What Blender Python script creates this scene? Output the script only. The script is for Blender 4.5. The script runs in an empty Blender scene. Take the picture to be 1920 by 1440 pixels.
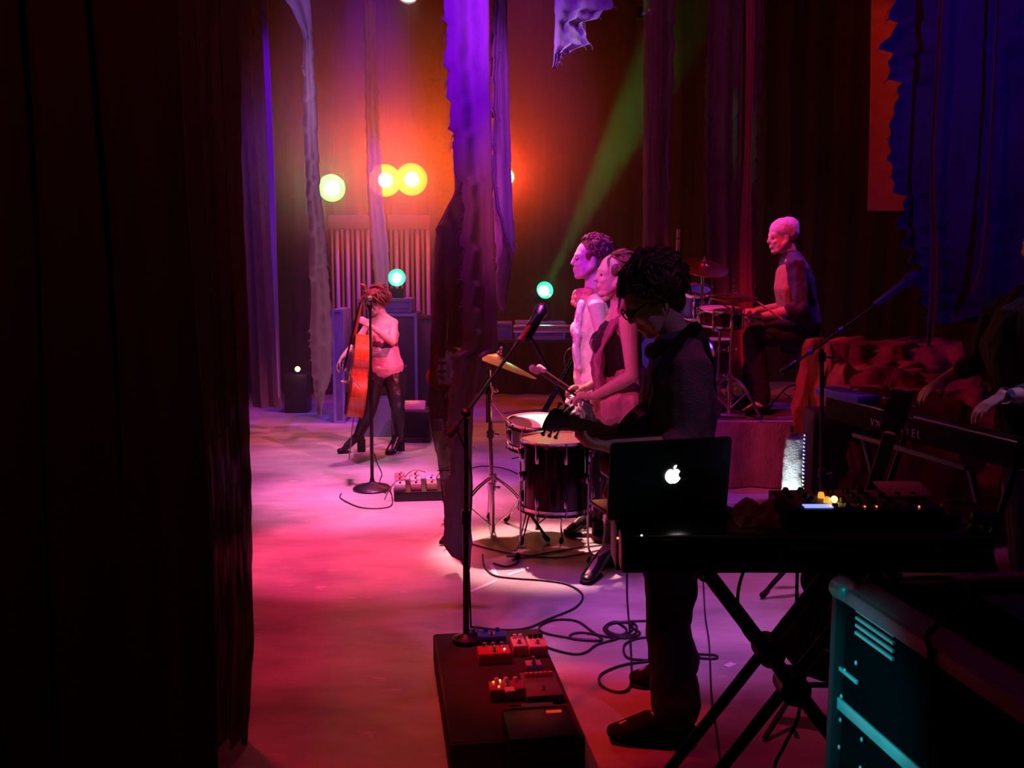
import bpy, bmesh, math, random
from mathutils import Vector, Matrix, noise
random.seed(7)
scn = bpy.context.scene
COL = scn.collection
R = math.radians
V = Vector

# ---------------------------------------------------------------- camera, world, exposure
F = 1830.0
CAMH = 1.65
PITCH = math.atan(230.0 / F)
CP, SP = math.cos(PITCH), math.sin(PITCH)
cam_d = bpy.data.cameras.new('camera')
cam_d.sensor_fit = 'HORIZONTAL'
cam_d.sensor_width = 36.0
cam_d.lens = 36.0 * F / 1920.0
cam_d.clip_start = 0.05
cam = bpy.data.objects.new('camera', cam_d)
COL.objects.link(cam)
cam.location = (0, 0, CAMH)
cam.rotation_euler = (R(90) - PITCH, 0, 0)
scn.camera = cam
scn.view_settings.view_transform = 'Standard'
scn.view_settings.look = 'None'
scn.view_settings.gamma = 1
scn.view_settings.use_curve_mapping = False
scn.view_settings.exposure = 0.0
try:
    scn.cycles.max_bounces = 5
    scn.cycles.diffuse_bounces = 2
    scn.cycles.glossy_bounces = 2
    scn.cycles.transmission_bounces = 3
    scn.cycles.transparent_max_bounces = 10
    scn.cycles.volume_bounces = 0
    scn.cycles.sample_clamp_indirect = 3.0
    scn.cycles.sample_clamp_direct = 30.0
    scn.cycles.caustics_reflective = False
    scn.cycles.caustics_refractive = False
    scn.cycles.use_denoising = True
except Exception:
    pass
w = bpy.data.worlds.new('world')
scn.world = w
w.use_nodes = True
w.node_tree.nodes['Background'].inputs[0].default_value = (0.10, 0.012, 0.02, 1)
w.node_tree.nodes['Background'].inputs[1].default_value = 0.02


def P(px, py, Y):
    a = (px - 960.0) / F
    b = (720.0 - py) / F
    d = V((a, CP + b * SP, -SP + b * CP))
    return V((0, 0, CAMH)) + d * (Y / d.y)


def G(px, py, z=0.0):
    a = (px - 960.0) / F
    b = (720.0 - py) / F
    d = V((a, CP + b * SP, -SP + b * CP))
    return V((0, 0, CAMH)) + d * ((z - CAMH) / d.z)


# ---------------------------------------------------------------- lamps
def spot(loc, target, col, power, angle, blend=0.6, rad=0.06, name='spot_lamp'):
    d = bpy.data.lights.new(name, 'SPOT')
    d.energy = power
    d.color = col
    d.spot_size = R(angle)
    d.spot_blend = blend
    d.shadow_soft_size = rad
    o = bpy.data.objects.new(name, d)
    COL.objects.link(o)
    o.location = loc
    o.rotation_euler = (V(target) - V(loc)).to_track_quat('-Z', 'Y').to_euler()
    return o


def point(loc, col, power, rad=0.05, name='point_lamp'):
    d = bpy.data.lights.new(name, 'POINT')
    d.energy = power
    d.color = col
    d.shadow_soft_size = rad
    o = bpy.data.objects.new(name, d)
    COL.objects.link(o)
    o.location = loc
    return o


def fs(px, py, r, col, power, blend=0.8, z=6.0, off=(0, 0), rad=0.08):
    """stage spot hung from the grid, aimed down at a point of the floor"""
    g = G(px, py)
    loc = g + V((off[0], off[1], z))
    return spot(loc, g, col, power, math.degrees(2 * math.atan(r / math.hypot(z, math.hypot(*off)))), blend, rad)


# floor washes from the overhead grid
fs(710, 930, 1.20, (1.0, 0.17, 0.46), 3600, 0.9, off=(0.6, -0.5))
fs(560, 880, 1.5, (0.70, 0.07, 0.55), 1000, 0.8, off=(-0.4, 0.6))
fs(650, 1035, 0.9, (1.0, 0.05, 0.20), 2600, 0.7, off=(0, 0.5))
fs(560, 1130, 1.2, (1.0, 0.02, 0.10), 560, 0.9)
fs(620, 1380, 1.1, (1.0, 0.015, 0.05), 330, 1.0, off=(-0.5, 0.5))
fs(1010, 1036, 0.68, (1.0, 0.44, 0.42), 4200, 0.5, off=(-0.5, 2.0))
fs(1080, 980, 1.1, (1.0, 0.12, 0.32), 1100, 0.7, off=(0.2, 0.6))
fs(960, 1130, 0.75, (0.60, 0.05, 0.50), 560, 0.7)
fs(1200, 1170, 0.75, (0.42, 0.14, 0.75), 640, 0.7)
fs(1440, 1160, 1.0, (0.70, 0.10, 0.52), 900, 0.8)
fs(1070, 1330, 0.50, (1.0, 0.015, 0.015), 480, 0.5, z=4.2, off=(-1.9, 0.7))
fs(1000, 1230, 0.55, (1.0, 0.05, 0.18), 420, 0.7)
fs(1480, 1400, 0.7, (0.7, 0.02, 0.12), 260, 0.9)
fs(620, 790, 1.6, (0.35, 0.05, 0.60), 220, 0.9)
fs(1000, 800, 1.6, (0.7, 0.04, 0.4), 220, 0.9)
# people and drums
spot((-3.6, 4.2, 3.6), P(1120, 590, 5.6), (1.0, 0.06, 0.50), 620, 19, 0.7)
spot((-0.7, 2.6, 3.5), P(1150, 640, 5.4), (1.0, 0.09, 0.30), 170, 20, 0.7)
spot((0.15, 3.6, 4.8), P(1095, 690, 5.9), (1.0, 0.70, 0.30), 240, 12, 0.8)
spot((1.8, 5.2, 5.2), P(720, 640, 8.4), (1.0, 0.16, 0.42), 1500, 17, 0.8)
spot((1.1, 5.4, 3.6), P(665, 720, 8.4), (1.0, 0.04, 0.01), 900, 11, 0.8)
spot((-1.2, 8.0, 4.6), P(1470, 470, 7.5), (0.75, 0.10, 0.95), 520, 12, 0.7)
spot((3.9, 8.2, 4.4), P(1480, 560, 7.5), (0.22, 0.05, 1.0), 300, 24, 0.7)
spot((0.2, 5.2, 5.2), P(1390, 600, 7.4), (1.0, 0.03, 0.08), 600, 26, 0.8)
spot((3.6, 3.8, 4.4), P(1840, 760, 4.2), (0.60, 0.25, 0.75), 190, 14, 0.8)
spot((2.2, 4.4, 5.6), P(1690, 700, 6.0), (1.0, 0.02, 0.01), 120, 20, 0.7)
spot((2.0, 1.2, 4.8), P(1310, 690, 3.4), (0.36, 0.13, 0.46), 110, 22, 0.8)  # unseen fill added on the camera side for the guitarist's shirt
spot((0.3, 6.5, 4.6), P(1225, 500, 3.45), (1.0, 0.06, 0.02), 130, 14, 0.8)
spot((1.4, 0.6, 4.4), P(1840, 1280, 1.8), (0.9, 0.02, 0.10), 14, 30, 0.8)
spot((-1.3, 4.6, 2.9), P(929, 681, 5.86), (1.0, 0.05, 0.02), 90, 10, 0.8)
fs(950, 1225, 0.34, (0.9, 0.42, 0.60), 330, 0.8, off=(-0.3, 0.3))
# cloth strips
spot((-1.0, 1.6, 5.4), P(880, -60, 4.5), (0.24, 0.0, 1.0), 1500, 19, 0.9)
spot((-1.55, 3.3, 2.6), P(890, 330, 4.6), (0.70, 0.0, 0.65), 26, 40, 0.9)
spot((0.5, 2.2, 5.0), P(948, 230, 5.1), (0.52, 0.035, 0.85), 800, 13, 0.8)
spot((-2.1, 6.2, 6.2), P(592, 470, 7.6), (0.9, 0.36, 0.66), 900, 20, 0.9)
spot((-1.7, 5.8, 6.1), P(570, 60, 7.6), (0.50, 0.2, 1.0), 330, 22, 0.9)
spot((-1.25, 7.6, 6.4), P(695, 130, 9.0), (0.55, 0.03, 0.9), 220, 16, 0.8)
spot((0.55, 7.95, 4.4), P(1385, 245, 8.3), (0.03, 1.0, 0.08), 34, 13, 0.8)
spot((0.6, 6.5, 5.6), P(1400, 420, 7.4), (1.0, 0.0, 0.10), 300, 18, 0.7)
spot((1.6, 4.5, 5.6), P(1330, 200, 8.1), (0.45, 0.03, 0.26), 240, 40, 0.9)
spot((3.4, 1.2, 5.6), P(1830, -60, 5.0), (0.05, 0.005, 1.0), 260, 40, 1.0)
spot((0.5, 3.4, 5.4), P(1720, 420, 5.0), (1.0, 0.02, 0.1), 24, 24, 0.8)
spot((1.2, 7.5, 5.2), P(1665, 180, 9.2), (1.0, 0.03, 0.01), 300, 34, 0.6)
spot((-2.2, 7.0, 5.4), P(508, 260, 8.9), (0.25, 0.0, 1.0), 480, 26, 0.8)
spot((-0.2, 5.6, 4.8), P(420, 400, 3.0), (0.9, 0.10, 0.16), 30, 50, 0.9)
spot((-1.35, 10.05, 5.4), P(705, 480, 10.45), (0.28, 0.01, 1.0), 700, 34, 0.8)
# purple wash over the gear at the back
spot((-1.0, 7.6, 4.2), P(745, 650, 10.0), (0.14, 0.02, 1.0), 300, 24, 0.8)
spot((1.0, 7.4, 3.6), P(1010, 625, 10.0), (0.20, 0.03, 1.0), 120, 22, 0.8)
# cyan light at the wings catching the road case
spot((-0.9, 1.5, 1.5), P(1600, 1330, 2.15), (0.01, 0.75, 0.85), 170, 15, 0.6)
spot((1.5, 2.5, 5.4), P(1090, 40, 5.0), (0.42, 0.06, 0.9), 110, 22, 0.8)
spot((-0.3, 1.4, 4.6), P(390, 300, 3.2), (0.9, 0.07, 0.10), 50, 46, 0.9)  # unseen camera-side fill added to lift the dark wing gauze
HAZE, SMOKE, AMB, GRN, REDL = 0.03, 1.0, 80, 6, 50
AMBC = (1, 0.072, 0.005)



# ---------------------------------------------------------------- materials
MATS = {}


def mat(name, col, rough=0.7, metal=0.0, emit=None, estr=0.0, var=0.0, vscale=8.0, bump=0.0, bscale=60.0,
        spec=0.5, trans=0.0, alpha=0.0, sheen=0.0, stretch=None, coat=0.0):
    """procedural principled material; trans = translucent share, alpha = see-through share"""
    if name in MATS:
        return MATS[name]
    m = bpy.data.materials.new(name)
    m.use_nodes = True
    nt = m.node_tree
    N, L = nt.nodes, nt.links
    bs = N['Principled BSDF']
    out = N['Material Output']
    bs.inputs['Base Color'].default_value = (*col, 1)
    bs.inputs['Roughness'].default_value = rough
    bs.inputs['Metallic'].default_value = metal
    bs.inputs['Specular IOR Level'].default_value = spec
    bs.inputs['Coat Weight'].default_value = coat
    if sheen:
        bs.inputs['Sheen Weight'].default_value = sheen
    tc = N.new('ShaderNodeTexCoord')
    src = tc.outputs['Object']
    if stretch:
        mp = N.new('ShaderNodeMapping')
        mp.inputs['Scale'].default_value = stretch
        L.new(src, mp.inputs['Vector'])
        src = mp.outputs['Vector']
    if var:
        nz = N.new('ShaderNodeTexNoise')
        nz.inputs['Scale'].default_value = vscale
        nz.inputs['Detail'].default_value = 4
        L.new(src, nz.inputs['Vector'])
        rp = N.new('ShaderNodeValToRGB')
        rp.color_ramp.elements[0].position = 0.3
        rp.color_ramp.elements[1].position = 0.7
        rp.color_ramp.elements[0].color = (*[max(0, c * (1 - var)) for c in col], 1)
        rp.color_ramp.elements[1].color = (*[min(1, c * (1 + var)) for c in col], 1)
        L.new(nz.outputs['Fac'], rp.inputs['Fac'])
        L.new(rp.outputs['Color'], bs.inputs['Base Color'])
    if bump:
        nb = N.new('ShaderNodeTexNoise')
        nb.inputs['Scale'].default_value = bscale
        nb.inputs['Detail'].default_value = 3
        L.new(src, nb.inputs['Vector'])
        b = N.new('ShaderNodeBump')
        b.inputs['Strength'].default_value = bump
        b.inputs['Distance'].default_value = 0.01
        L.new(nb.outputs['Fac'], b.inputs['Height'])
        L.new(b.outputs['Normal'], bs.inputs['Normal'])
    if emit:
        bs.inputs['Emission Color'].default_value = (*emit, 1)
        bs.inputs['Emission Strength'].default_value = estr
    last = bs.outputs[0]
    if trans:
        t = N.new('ShaderNodeBsdfTranslucent')
        t.inputs['Color'].default_value = (*col, 1)
        mx = N.new('ShaderNodeMixShader')
        mx.inputs[0].default_value = trans
        L.new(last, mx.inputs[1])
        L.new(t.outputs[0], mx.inputs[2])
        last = mx.outputs[0]
    if alpha:
        t = N.new('ShaderNodeBsdfTransparent')
        mx = N.new('ShaderNodeMixShader')
        # open weave: threads let some light through, unevenly
        nz = N.new('ShaderNodeTexNoise')
        nz.inputs['Scale'].default_value = 14
        nz.inputs['Detail'].default_value = 5
        mp = N.new('ShaderNodeMapping')
        mp.inputs['Scale'].default_value = (3, 3, 0.5)
        L.new(tc.outputs['Object'], mp.inputs['Vector'])
        L.new(mp.outputs['Vector'], nz.inputs['Vector'])
        mr = N.new('ShaderNodeMapRange')
        mr.inputs[1].default_value = 0.3
        mr.inputs[2].default_value = 0.7
        mr.inputs[3].default_value = max(0, alpha - 0.12)
        mr.inputs[4].default_value = min(1, alpha + 0.12)
        L.new(nz.outputs['Fac'], mr.inputs[0])
        L.new(mr.outputs[0], mx.inputs[0])
        L.new(last, mx.inputs[1])
        L.new(t.outputs[0], mx.inputs[2])
        last = mx.outputs[0]
    L.new(last, out.inputs['Surface'])
    MATS[name] = m
    return m


# ---------------------------------------------------------------- object helpers
ORI = {}


def tag(o, label=None, cat=None, group=None, kind=None):
    if label:
        o['label'] = label
    if cat:
        o['category'] = cat
    if group:
        o['group'] = group
    if kind:
        o['kind'] = kind
    return o


def thing(name, label, cat, loc, group=None):
    o = bpy.data.objects.new(name, None)
    o.empty_display_size = 0.1
    COL.objects.link(o)
    o.location = loc
    ORI[o.name] = V(loc)
    return tag(o, label, cat, group)


def frame(d, side=None):
    d = d.normalized()
    if side is None:
        side = V((0, 0, 1)) if abs(d.z) < 0.9 else V((1, 0, 0))
    s = side - d * side.dot(d)
    if s.length < 1e-5:
        s = d.orthogonal()
    s.normalize()
    return s, d.cross(s).normalized()


class MB:
    def __init__(self):
        self.bm = bmesh.new()

    def box(self, c, size, rz=0.0, rot=None, bev=0.0, seg=2):
        M = Matrix.Translation(V(c)) @ ((rot.to_4x4() if rot else Matrix.Rotation(rz, 4, 'Z')))
        r = bmesh.ops.create_cube(self.bm, size=1.0)
        vs = r['verts']
        bmesh.ops.scale(self.bm, vec=V(size), verts=vs)
        bmesh.ops.transform(self.bm, matrix=M, verts=vs)
        if bev:
            es = list({e for v in vs for e in v.link_edges})
            bmesh.ops.bevel(self.bm, geom=es, offset=bev, segments=seg, affect='EDGES', profile=0.5)
        return self

    def ell(self, c, rad, M=None, seg=16, rings=10):
        r = bmesh.ops.create_uvsphere(self.bm, u_segments=seg, v_segments=rings, radius=1.0)
        vs = r['verts']
        bmesh.ops.scale(self.bm, vec=V(rad), verts=vs)
        if M is not None:
            bmesh.ops.transform(self.bm, matrix=M.to_4x4(), verts=vs)
        bmesh.ops.translate(self.bm, vec=V(c), verts=vs)
        return self

    def rings(self, rings, cap=True, closed=False):
        vv = [[self.bm.verts.new(p) for p in ring] for ring in rings]
        n = len(vv[0])
        for a, b in zip(vv[:-1], vv[1:]):
            for i in range(n):
                self.bm.faces.new((a[i], a[(i + 1) % n], b[(i + 1) % n], b[i]))
        if closed:
            a, b = vv[-1], vv[0]
            for i in range(n):
                self.bm.faces.new((a[i], a[(i + 1) % n], b[(i + 1) % n], b[i]))
        elif cap:
            self.bm.faces.new(list(reversed(vv[0])))
            self.bm.faces.new(vv[-1])
        return vv

    def tube(self, pts, r, seg=8, closed=False):
        pts = [V(p) for p in pts]
        n = len(pts)
        rr = r if isinstance(r, (list, tuple)) else [r] * n
        rings = []
        side = None
        for i, p in enumerate(pts):
            if closed:
                d = pts[(i + 1) % n] - pts[i - 1]
            else:
                d = pts[min(i + 1, n - 1)] - pts[max(i - 1, 0)]
            if d.length < 1e-7:
                d = V((0, 0, 1))
            s, t = frame(d, side)
            side = s
            rings.append([p + (s * math.cos(2 * math.pi * k / seg) + t * math.sin(2 * math.pi * k / seg)) * rr[i]
                          for k in range(seg)])
        self.rings(rings, closed=closed)
        return self

    def cyl(self, p0, p1, r0, r1=None, seg=16):
        return self.tube([p0, p1], [r0, r0 if r1 is None else r1], seg)

    def limb(self, pts, side=None, seg=14):
        """rounded tapering body: pts = [(point, rx, ry)] with rx along side"""
        pts = [(V(p[0]), p[1], p[2] if len(p) > 2 else p[1]) for p in pts]
        n = len(pts)
        rings = []
        sd = side
        for i, (p, rx, ry) in enumerate(pts):
            d = pts[min(i + 1, n - 1)][0] - pts[max(i - 1, 0)][0]
            s, t = frame(d, sd)
            sd = side if side is not None else s
            dn = d.normalized()
            ring = lambda c, k: [c + s * (rx * k * math.cos(2 * math.pi * j / seg)) + t * (ry * k * math.sin(2 * math.pi * j / seg)) for j in range(seg)]
            m = min(rx, ry)
            if i == 0:
                for a in (80, 55, 28):
                    rings.append(ring(p - dn * m * math.sin(R(a)), math.cos(R(a))))
            rings.append(ring(p, 1))
            if i == n - 1:
                for a in (28, 55, 80):
                    rings.append(ring(p + dn * m * math.sin(R(a)), math.cos(R(a))))
        self.rings(rings)
        return self

    def lathe(self, prof, c=(0, 0, 0), axis=(0, 0, 1), seg=32, cap=True):
        """prof = [(radius, height)]"""
        ax = V(axis).normalized()
        s, t = frame(ax)
        c = V(c)
        rings = [[c + ax * h + (s * math.cos(2 * math.pi * k / seg) + t * math.sin(2 * math.pi * k / seg)) * max(r, 1e-4)
                  for k in range(seg)] for r, h in prof]
        self.rings(rings, cap=cap)
        return self

    def prism(self, outline, M, h):
        """outline 2-D list, extruded along local z by h, placed by 4x4 M"""
        a = [self.bm.verts.new(M @ V((x, y, 0))) for x, y in outline]
        b = [self.bm.verts.new(M @ V((x, y, h))) for x, y in outline]
        n = len(a)
        self.bm.faces.new(list(reversed(a)))
        self.bm.faces.new(b)
        for i in range(n):
            self.bm.faces.new((a[i], a[(i + 1) % n], b[(i + 1) % n], b[i]))
        return self

    def build(self, name, m, parent=None, smooth=True, loc=None, kind=None, angle=40, noise_amp=0.0, noise_scale=8.0, keep=True):
        bmesh.ops.recalc_face_normals(self.bm, faces=self.bm.faces)
        if noise_amp:
            for v in self.bm.verts:
                v.co += V(noise.noise_vector(v.co * noise_scale)) * noise_amp
        if parent is not None:
            o3 = ORI[parent.name]
        elif loc is not None:
            o3 = V(loc)
        else:
            xs = [v.co.x for v in self.bm.verts]
            ys = [v.co.y for v in self.bm.verts]
            zs = [v.co.z for v in self.bm.verts]
            o3 = V(((min(xs) + max(xs)) / 2, (min(ys) + max(ys)) / 2, min(zs)))
        bmesh.ops.translate(self.bm, vec=-o3, verts=self.bm.verts)
        me = bpy.data.meshes.new(name)
        self.bm.to_mesh(me)
        self.bm.free()
        me.materials.append(m)
        if smooth:
            me.polygons.foreach_set('use_smooth', [True] * len(me.polygons))
            try:
                me.set_sharp_from_angle(angle=R(angle))
            except Exception:
                pass
        o = bpy.data.objects.new(name, me)
        COL.objects.link(o)
        if parent is not None:
            o.parent = parent
            ORI[o.name] = o3
        else:
            o.location = o3
            ORI[o.name] = o3
        if kind:
            o['kind'] = kind
        return o

    def fuse(self, name, m, parent, voxel=0.008, smooth=3, noise_amp=0.0, noise_scale=12.0, wrinkle=None):
        """weld all overlapping closed pieces into one continuous skin"""
        bmesh.ops.recalc_face_normals(self.bm, faces=self.bm.faces)
        me = bpy.data.meshes.new('tmp')
        self.bm.to_mesh(me)
        self.bm.free()
        t = bpy.data.objects.new('tmp', me)
        COL.objects.link(t)
        md = t.modifiers.new('r', 'REMESH')
        md.mode = 'VOXEL'
        md.voxel_size = voxel
        if smooth:
            sm = t.modifiers.new('s', 'SMOOTH')
            sm.factor = 0.5
            sm.iterations = smooth
        dg = bpy.context.evaluated_depsgraph_get()
        ev = t.evaluated_get(dg)
        nm = bpy.data.meshes.new_from_object(ev)
        bpy.data.objects.remove(t)
        bpy.data.meshes.remove(me)
        b = bmesh.new()
        b.from_mesh(nm)
        bpy.data.meshes.remove(nm)
        b.normal_update()
        if wrinkle:
            amp, sc = wrinkle
            for v in b.verts:
                q = V((v.co.x * sc, v.co.y * sc, v.co.z * sc * 0.55))
                v.co += v.normal * (noise.noise(q) * amp + noise.noise(q * 2.3) * amp * 0.5)
        self.bm = b
        return self.build(name, m, parent, angle=180, noise_amp=noise_amp, noise_scale=noise_scale)


def copy_tree(o, parent=None):
    c = o.copy()
    COL.objects.link(c)
    ORI[c.name] = ORI.get(o.name, V((0, 0, 0)))
    if parent is not None:
        c.parent = parent
    for ch in list(o.children):
        copy_tree(ch, c)
    return c


def bez(pts, n=8):
    """catmull-rom through points"""
    pts = [V(p) for p in pts]
    out = []
    for i in range(len(pts) - 1):
        p0, p1, p2, p3 = pts[max(i - 1, 0)], pts[i], pts[i + 1], pts[min(i + 2, len(pts) - 1)]
        for k in range(n):
            t = k / n
            out.append(0.5 * ((2 * p1) + (p2 - p0) * t + (2 * p0 - 5 * p1 + 4 * p2 - p3) * t * t + (3 * p1 - p0 - 3 * p2 + p3) * t ** 3))
    out.append(pts[-1])
    return out


# materials used all over
black = mat('black_plastic', (0.012, 0.012, 0.014), 0.45, bump=0.1)
blackm = mat('black_painted_metal', (0.015, 0.015, 0.017), 0.35, var=0.3)
rubber = mat('black_rubber', (0.01, 0.01, 0.01), 0.8)
chrome = mat('chrome', (0.8, 0.8, 0.82), 0.16, 1.0)
steel = mat('brushed_steel', (0.5, 0.5, 0.52), 0.35, 1.0, var=0.2)

# ---------------------------------------------------------------- room shell
def floor_mat():
    m = bpy.data.materials.new('painted_stage_floor')
    m.use_nodes = True
    N, L = m.node_tree.nodes, m.node_tree.links
    bs = N['Principled BSDF']
    tc = N.new('ShaderNodeTexCoord')
    n1 = N.new('ShaderNodeTexNoise'); n1.inputs['Scale'].default_value = 1.1; n1.inputs['Detail'].default_value = 8; n1.inputs['Roughness'].default_value = 0.6
    n2 = N.new('ShaderNodeTexNoise'); n2.inputs['Scale'].default_value = 7.0; n2.inputs['Detail'].default_value = 6
    mp = N.new('ShaderNodeMapping'); mp.inputs['Scale'].default_value = (1, 2.2, 1)
    L.new(tc.outputs['Object'], mp.inputs['Vector'])
    L.new(mp.outputs['Vector'], n1.inputs['Vector']); L.new(mp.outputs['Vector'], n2.inputs['Vector'])
    r1 = N.new('ShaderNodeValToRGB')
    r1.color_ramp.elements[0].position = 0.35; r1.color_ramp.elements[0].color = (0.30, 0.28, 0.29, 1)
    r1.color_ramp.elements[1].position = 0.65; r1.color_ramp.elements[1].color = (0.62, 0.58, 0.58, 1)
    L.new(n1.outputs['Fac'], r1.inputs['Fac'])
    # pale scuffs
    r2 = N.new('ShaderNodeValToRGB')
    r2.color_ramp.elements[0].position = 0.66; r2.color_ramp.elements[0].color = (0, 0, 0, 1)
    r2.color_ramp.elements[1].position = 0.74; r2.color_ramp.elements[1].color = (0.5, 0.5, 0.5, 1)
    L.new(n2.outputs['Fac'], r2.inputs['Fac'])
    mx = N.new('ShaderNodeMixRGB'); mx.blend_type = 'MIX'
    L.new(r2.outputs['Color'], mx.inputs[0]); L.new(r1.outputs['Color'], mx.inputs[1]); mx.inputs[2].default_value = (0.8, 0.76, 0.76, 1)
    L.new(mx.outputs[0], bs.inputs['Base Color'])
    bs.inputs['Roughness'].default_value = 0.5
    rr = N.new('ShaderNodeMapRange'); rr.inputs[3].default_value = 0.38; rr.inputs[4].default_value = 0.62
    L.new(n2.outputs['Fac'], rr.inputs[0]); L.new(rr.outputs[0], bs.inputs['Roughness'])
    n3 = N.new('ShaderNodeTexNoise'); n3.inputs['Scale'].default_value = 3; n3.inputs['Detail'].default_value = 5
    L.new(tc.outputs['Object'], n3.inputs['Vector'])
    b = N.new('ShaderNodeBump'); b.inputs['Strength'].default_value = 0.25; b.inputs['Distance'].default_value = 0.02
    L.new(n3.outputs['Fac'], b.inputs['Height']); L.new(b.outputs['Normal'], bs.inputs['Normal'])
    return m


XL, XR, YF, YB, ZC = -6.5, 7.0, -2.0, 12.4, 7.2
MB().box(((XL + XR) / 2, (YF + YB) / 2, -0.05), (XR - XL, YB - YF, 0.1)).build('floor', floor_mat(), smooth=False, kind='structure')
wallm = mat('black_painted_wall', (0.02, 0.018, 0.02), 0.85, var=0.3)
MB().box(((XL + XR) / 2, (YF + YB) / 2, ZC + 0.05), (XR - XL, YB - YF, 0.1)).build('ceiling', wallm, smooth=False, kind='structure')
MB().box(((XL + XR) / 2, YB + 0.05, ZC / 2), (XR - XL, 0.1, ZC)).build('wall_back', wallm, smooth=False, kind='structure')
MB().box((XL - 0.05, (YF + YB) / 2, ZC / 2), (0.1, YB - YF, ZC)).build('wall_left', wallm, smooth=False, kind='structure')
MB().box((XR + 0.05, (YF + YB) / 2, ZC / 2), (0.1, YB - YF, ZC)).build('wall_right', wallm, smooth=False, kind='structure')


def pleated(name, x0, x1, Y, z0, z1, m, amp=0.07, wl=0.28, label=None, cat=None, kind=None, seed=1, y1=None, group=None):
    """hung cloth with vertical pleats, a closed sheet 4 mm thick"""
    b = MB().bm
    n = max(8, int(abs(x1 - x0) / wl * 12))
    nz = 14
    rnd = random.Random(seed)
    ph = [rnd.uniform(0, 6.28) for _ in range(4)]
    y1 = Y if y1 is None else y1
    def pt(i, k, off):
        t = i / n
        z = z0 + (z1 - z0) * k / nz
        x = x0 + (x1 - x0) * t
        a = amp * (math.sin(2 * math.pi * t * abs(x1 - x0) / wl + ph[0] + 0.9 * math.sin(5 * t + ph[1])) + 0.4 * math.sin(2 * math.pi * t * abs(x1 - x0) / wl * 2.3 + ph[2] + 0.2 * z))
        a *= 0.75 + 0.25 * (1 - k / nz)
        return V((x + 0.02 * math.sin(z * 2 + ph[3] + 7 * t), Y + (y1 - Y) * t + a + off, z))
    fr = [[b.verts.new(pt(i, k, 0)) for i in range(n + 1)] for k in range(nz + 1)]
    bk = [[b.verts.new(pt(i, k, 0.004)) for i in range(n + 1)] for k in range(nz + 1)]
    for k in range(nz):
        for i in range(n):
            b.faces.new((fr[k][i], fr[k][i + 1], fr[k + 1][i + 1], fr[k + 1][i]))
            b.faces.new((bk[k][i], bk[k + 1][i], bk[k + 1][i + 1], bk[k][i + 1]))
        b.faces.new((fr[k][0], fr[k + 1][0], bk[k + 1][0], bk[k][0]))
        b.faces.new((fr[k][n], bk[k][n], bk[k + 1][n], fr[k + 1][n]))
    for i in range(n):
        b.faces.new((fr[0][i], bk[0][i], bk[0][i + 1], fr[0][i + 1]))
        b.faces.new((fr[nz][i], fr[nz][i + 1], bk[nz][i + 1], bk[nz][i]))
    mb = MB(); mb.bm.free(); mb.bm = b
    o = mb.build(name, m, angle=70)
    if label:
        tag(o, label, cat, group)
    if kind:
        o['kind'] = kind
    return o


velour = mat('black_velour', (0.05, 0.022, 0.024), 0.9, sheen=0.3, bump=0.2, bscale=200)
back_cloth = mat('dark_back_curtain', (0.012, 0.006, 0.007), 0.95, bump=0.2, bscale=150, var=0.2)
pleated('backdrop_curtain', -6.3, 6.8, 12.1, 0.02, 6.9, back_cloth, 0.06, 0.34, 'full width pleated dark curtain across the back of the stage', 'curtain', seed=3)


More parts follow.
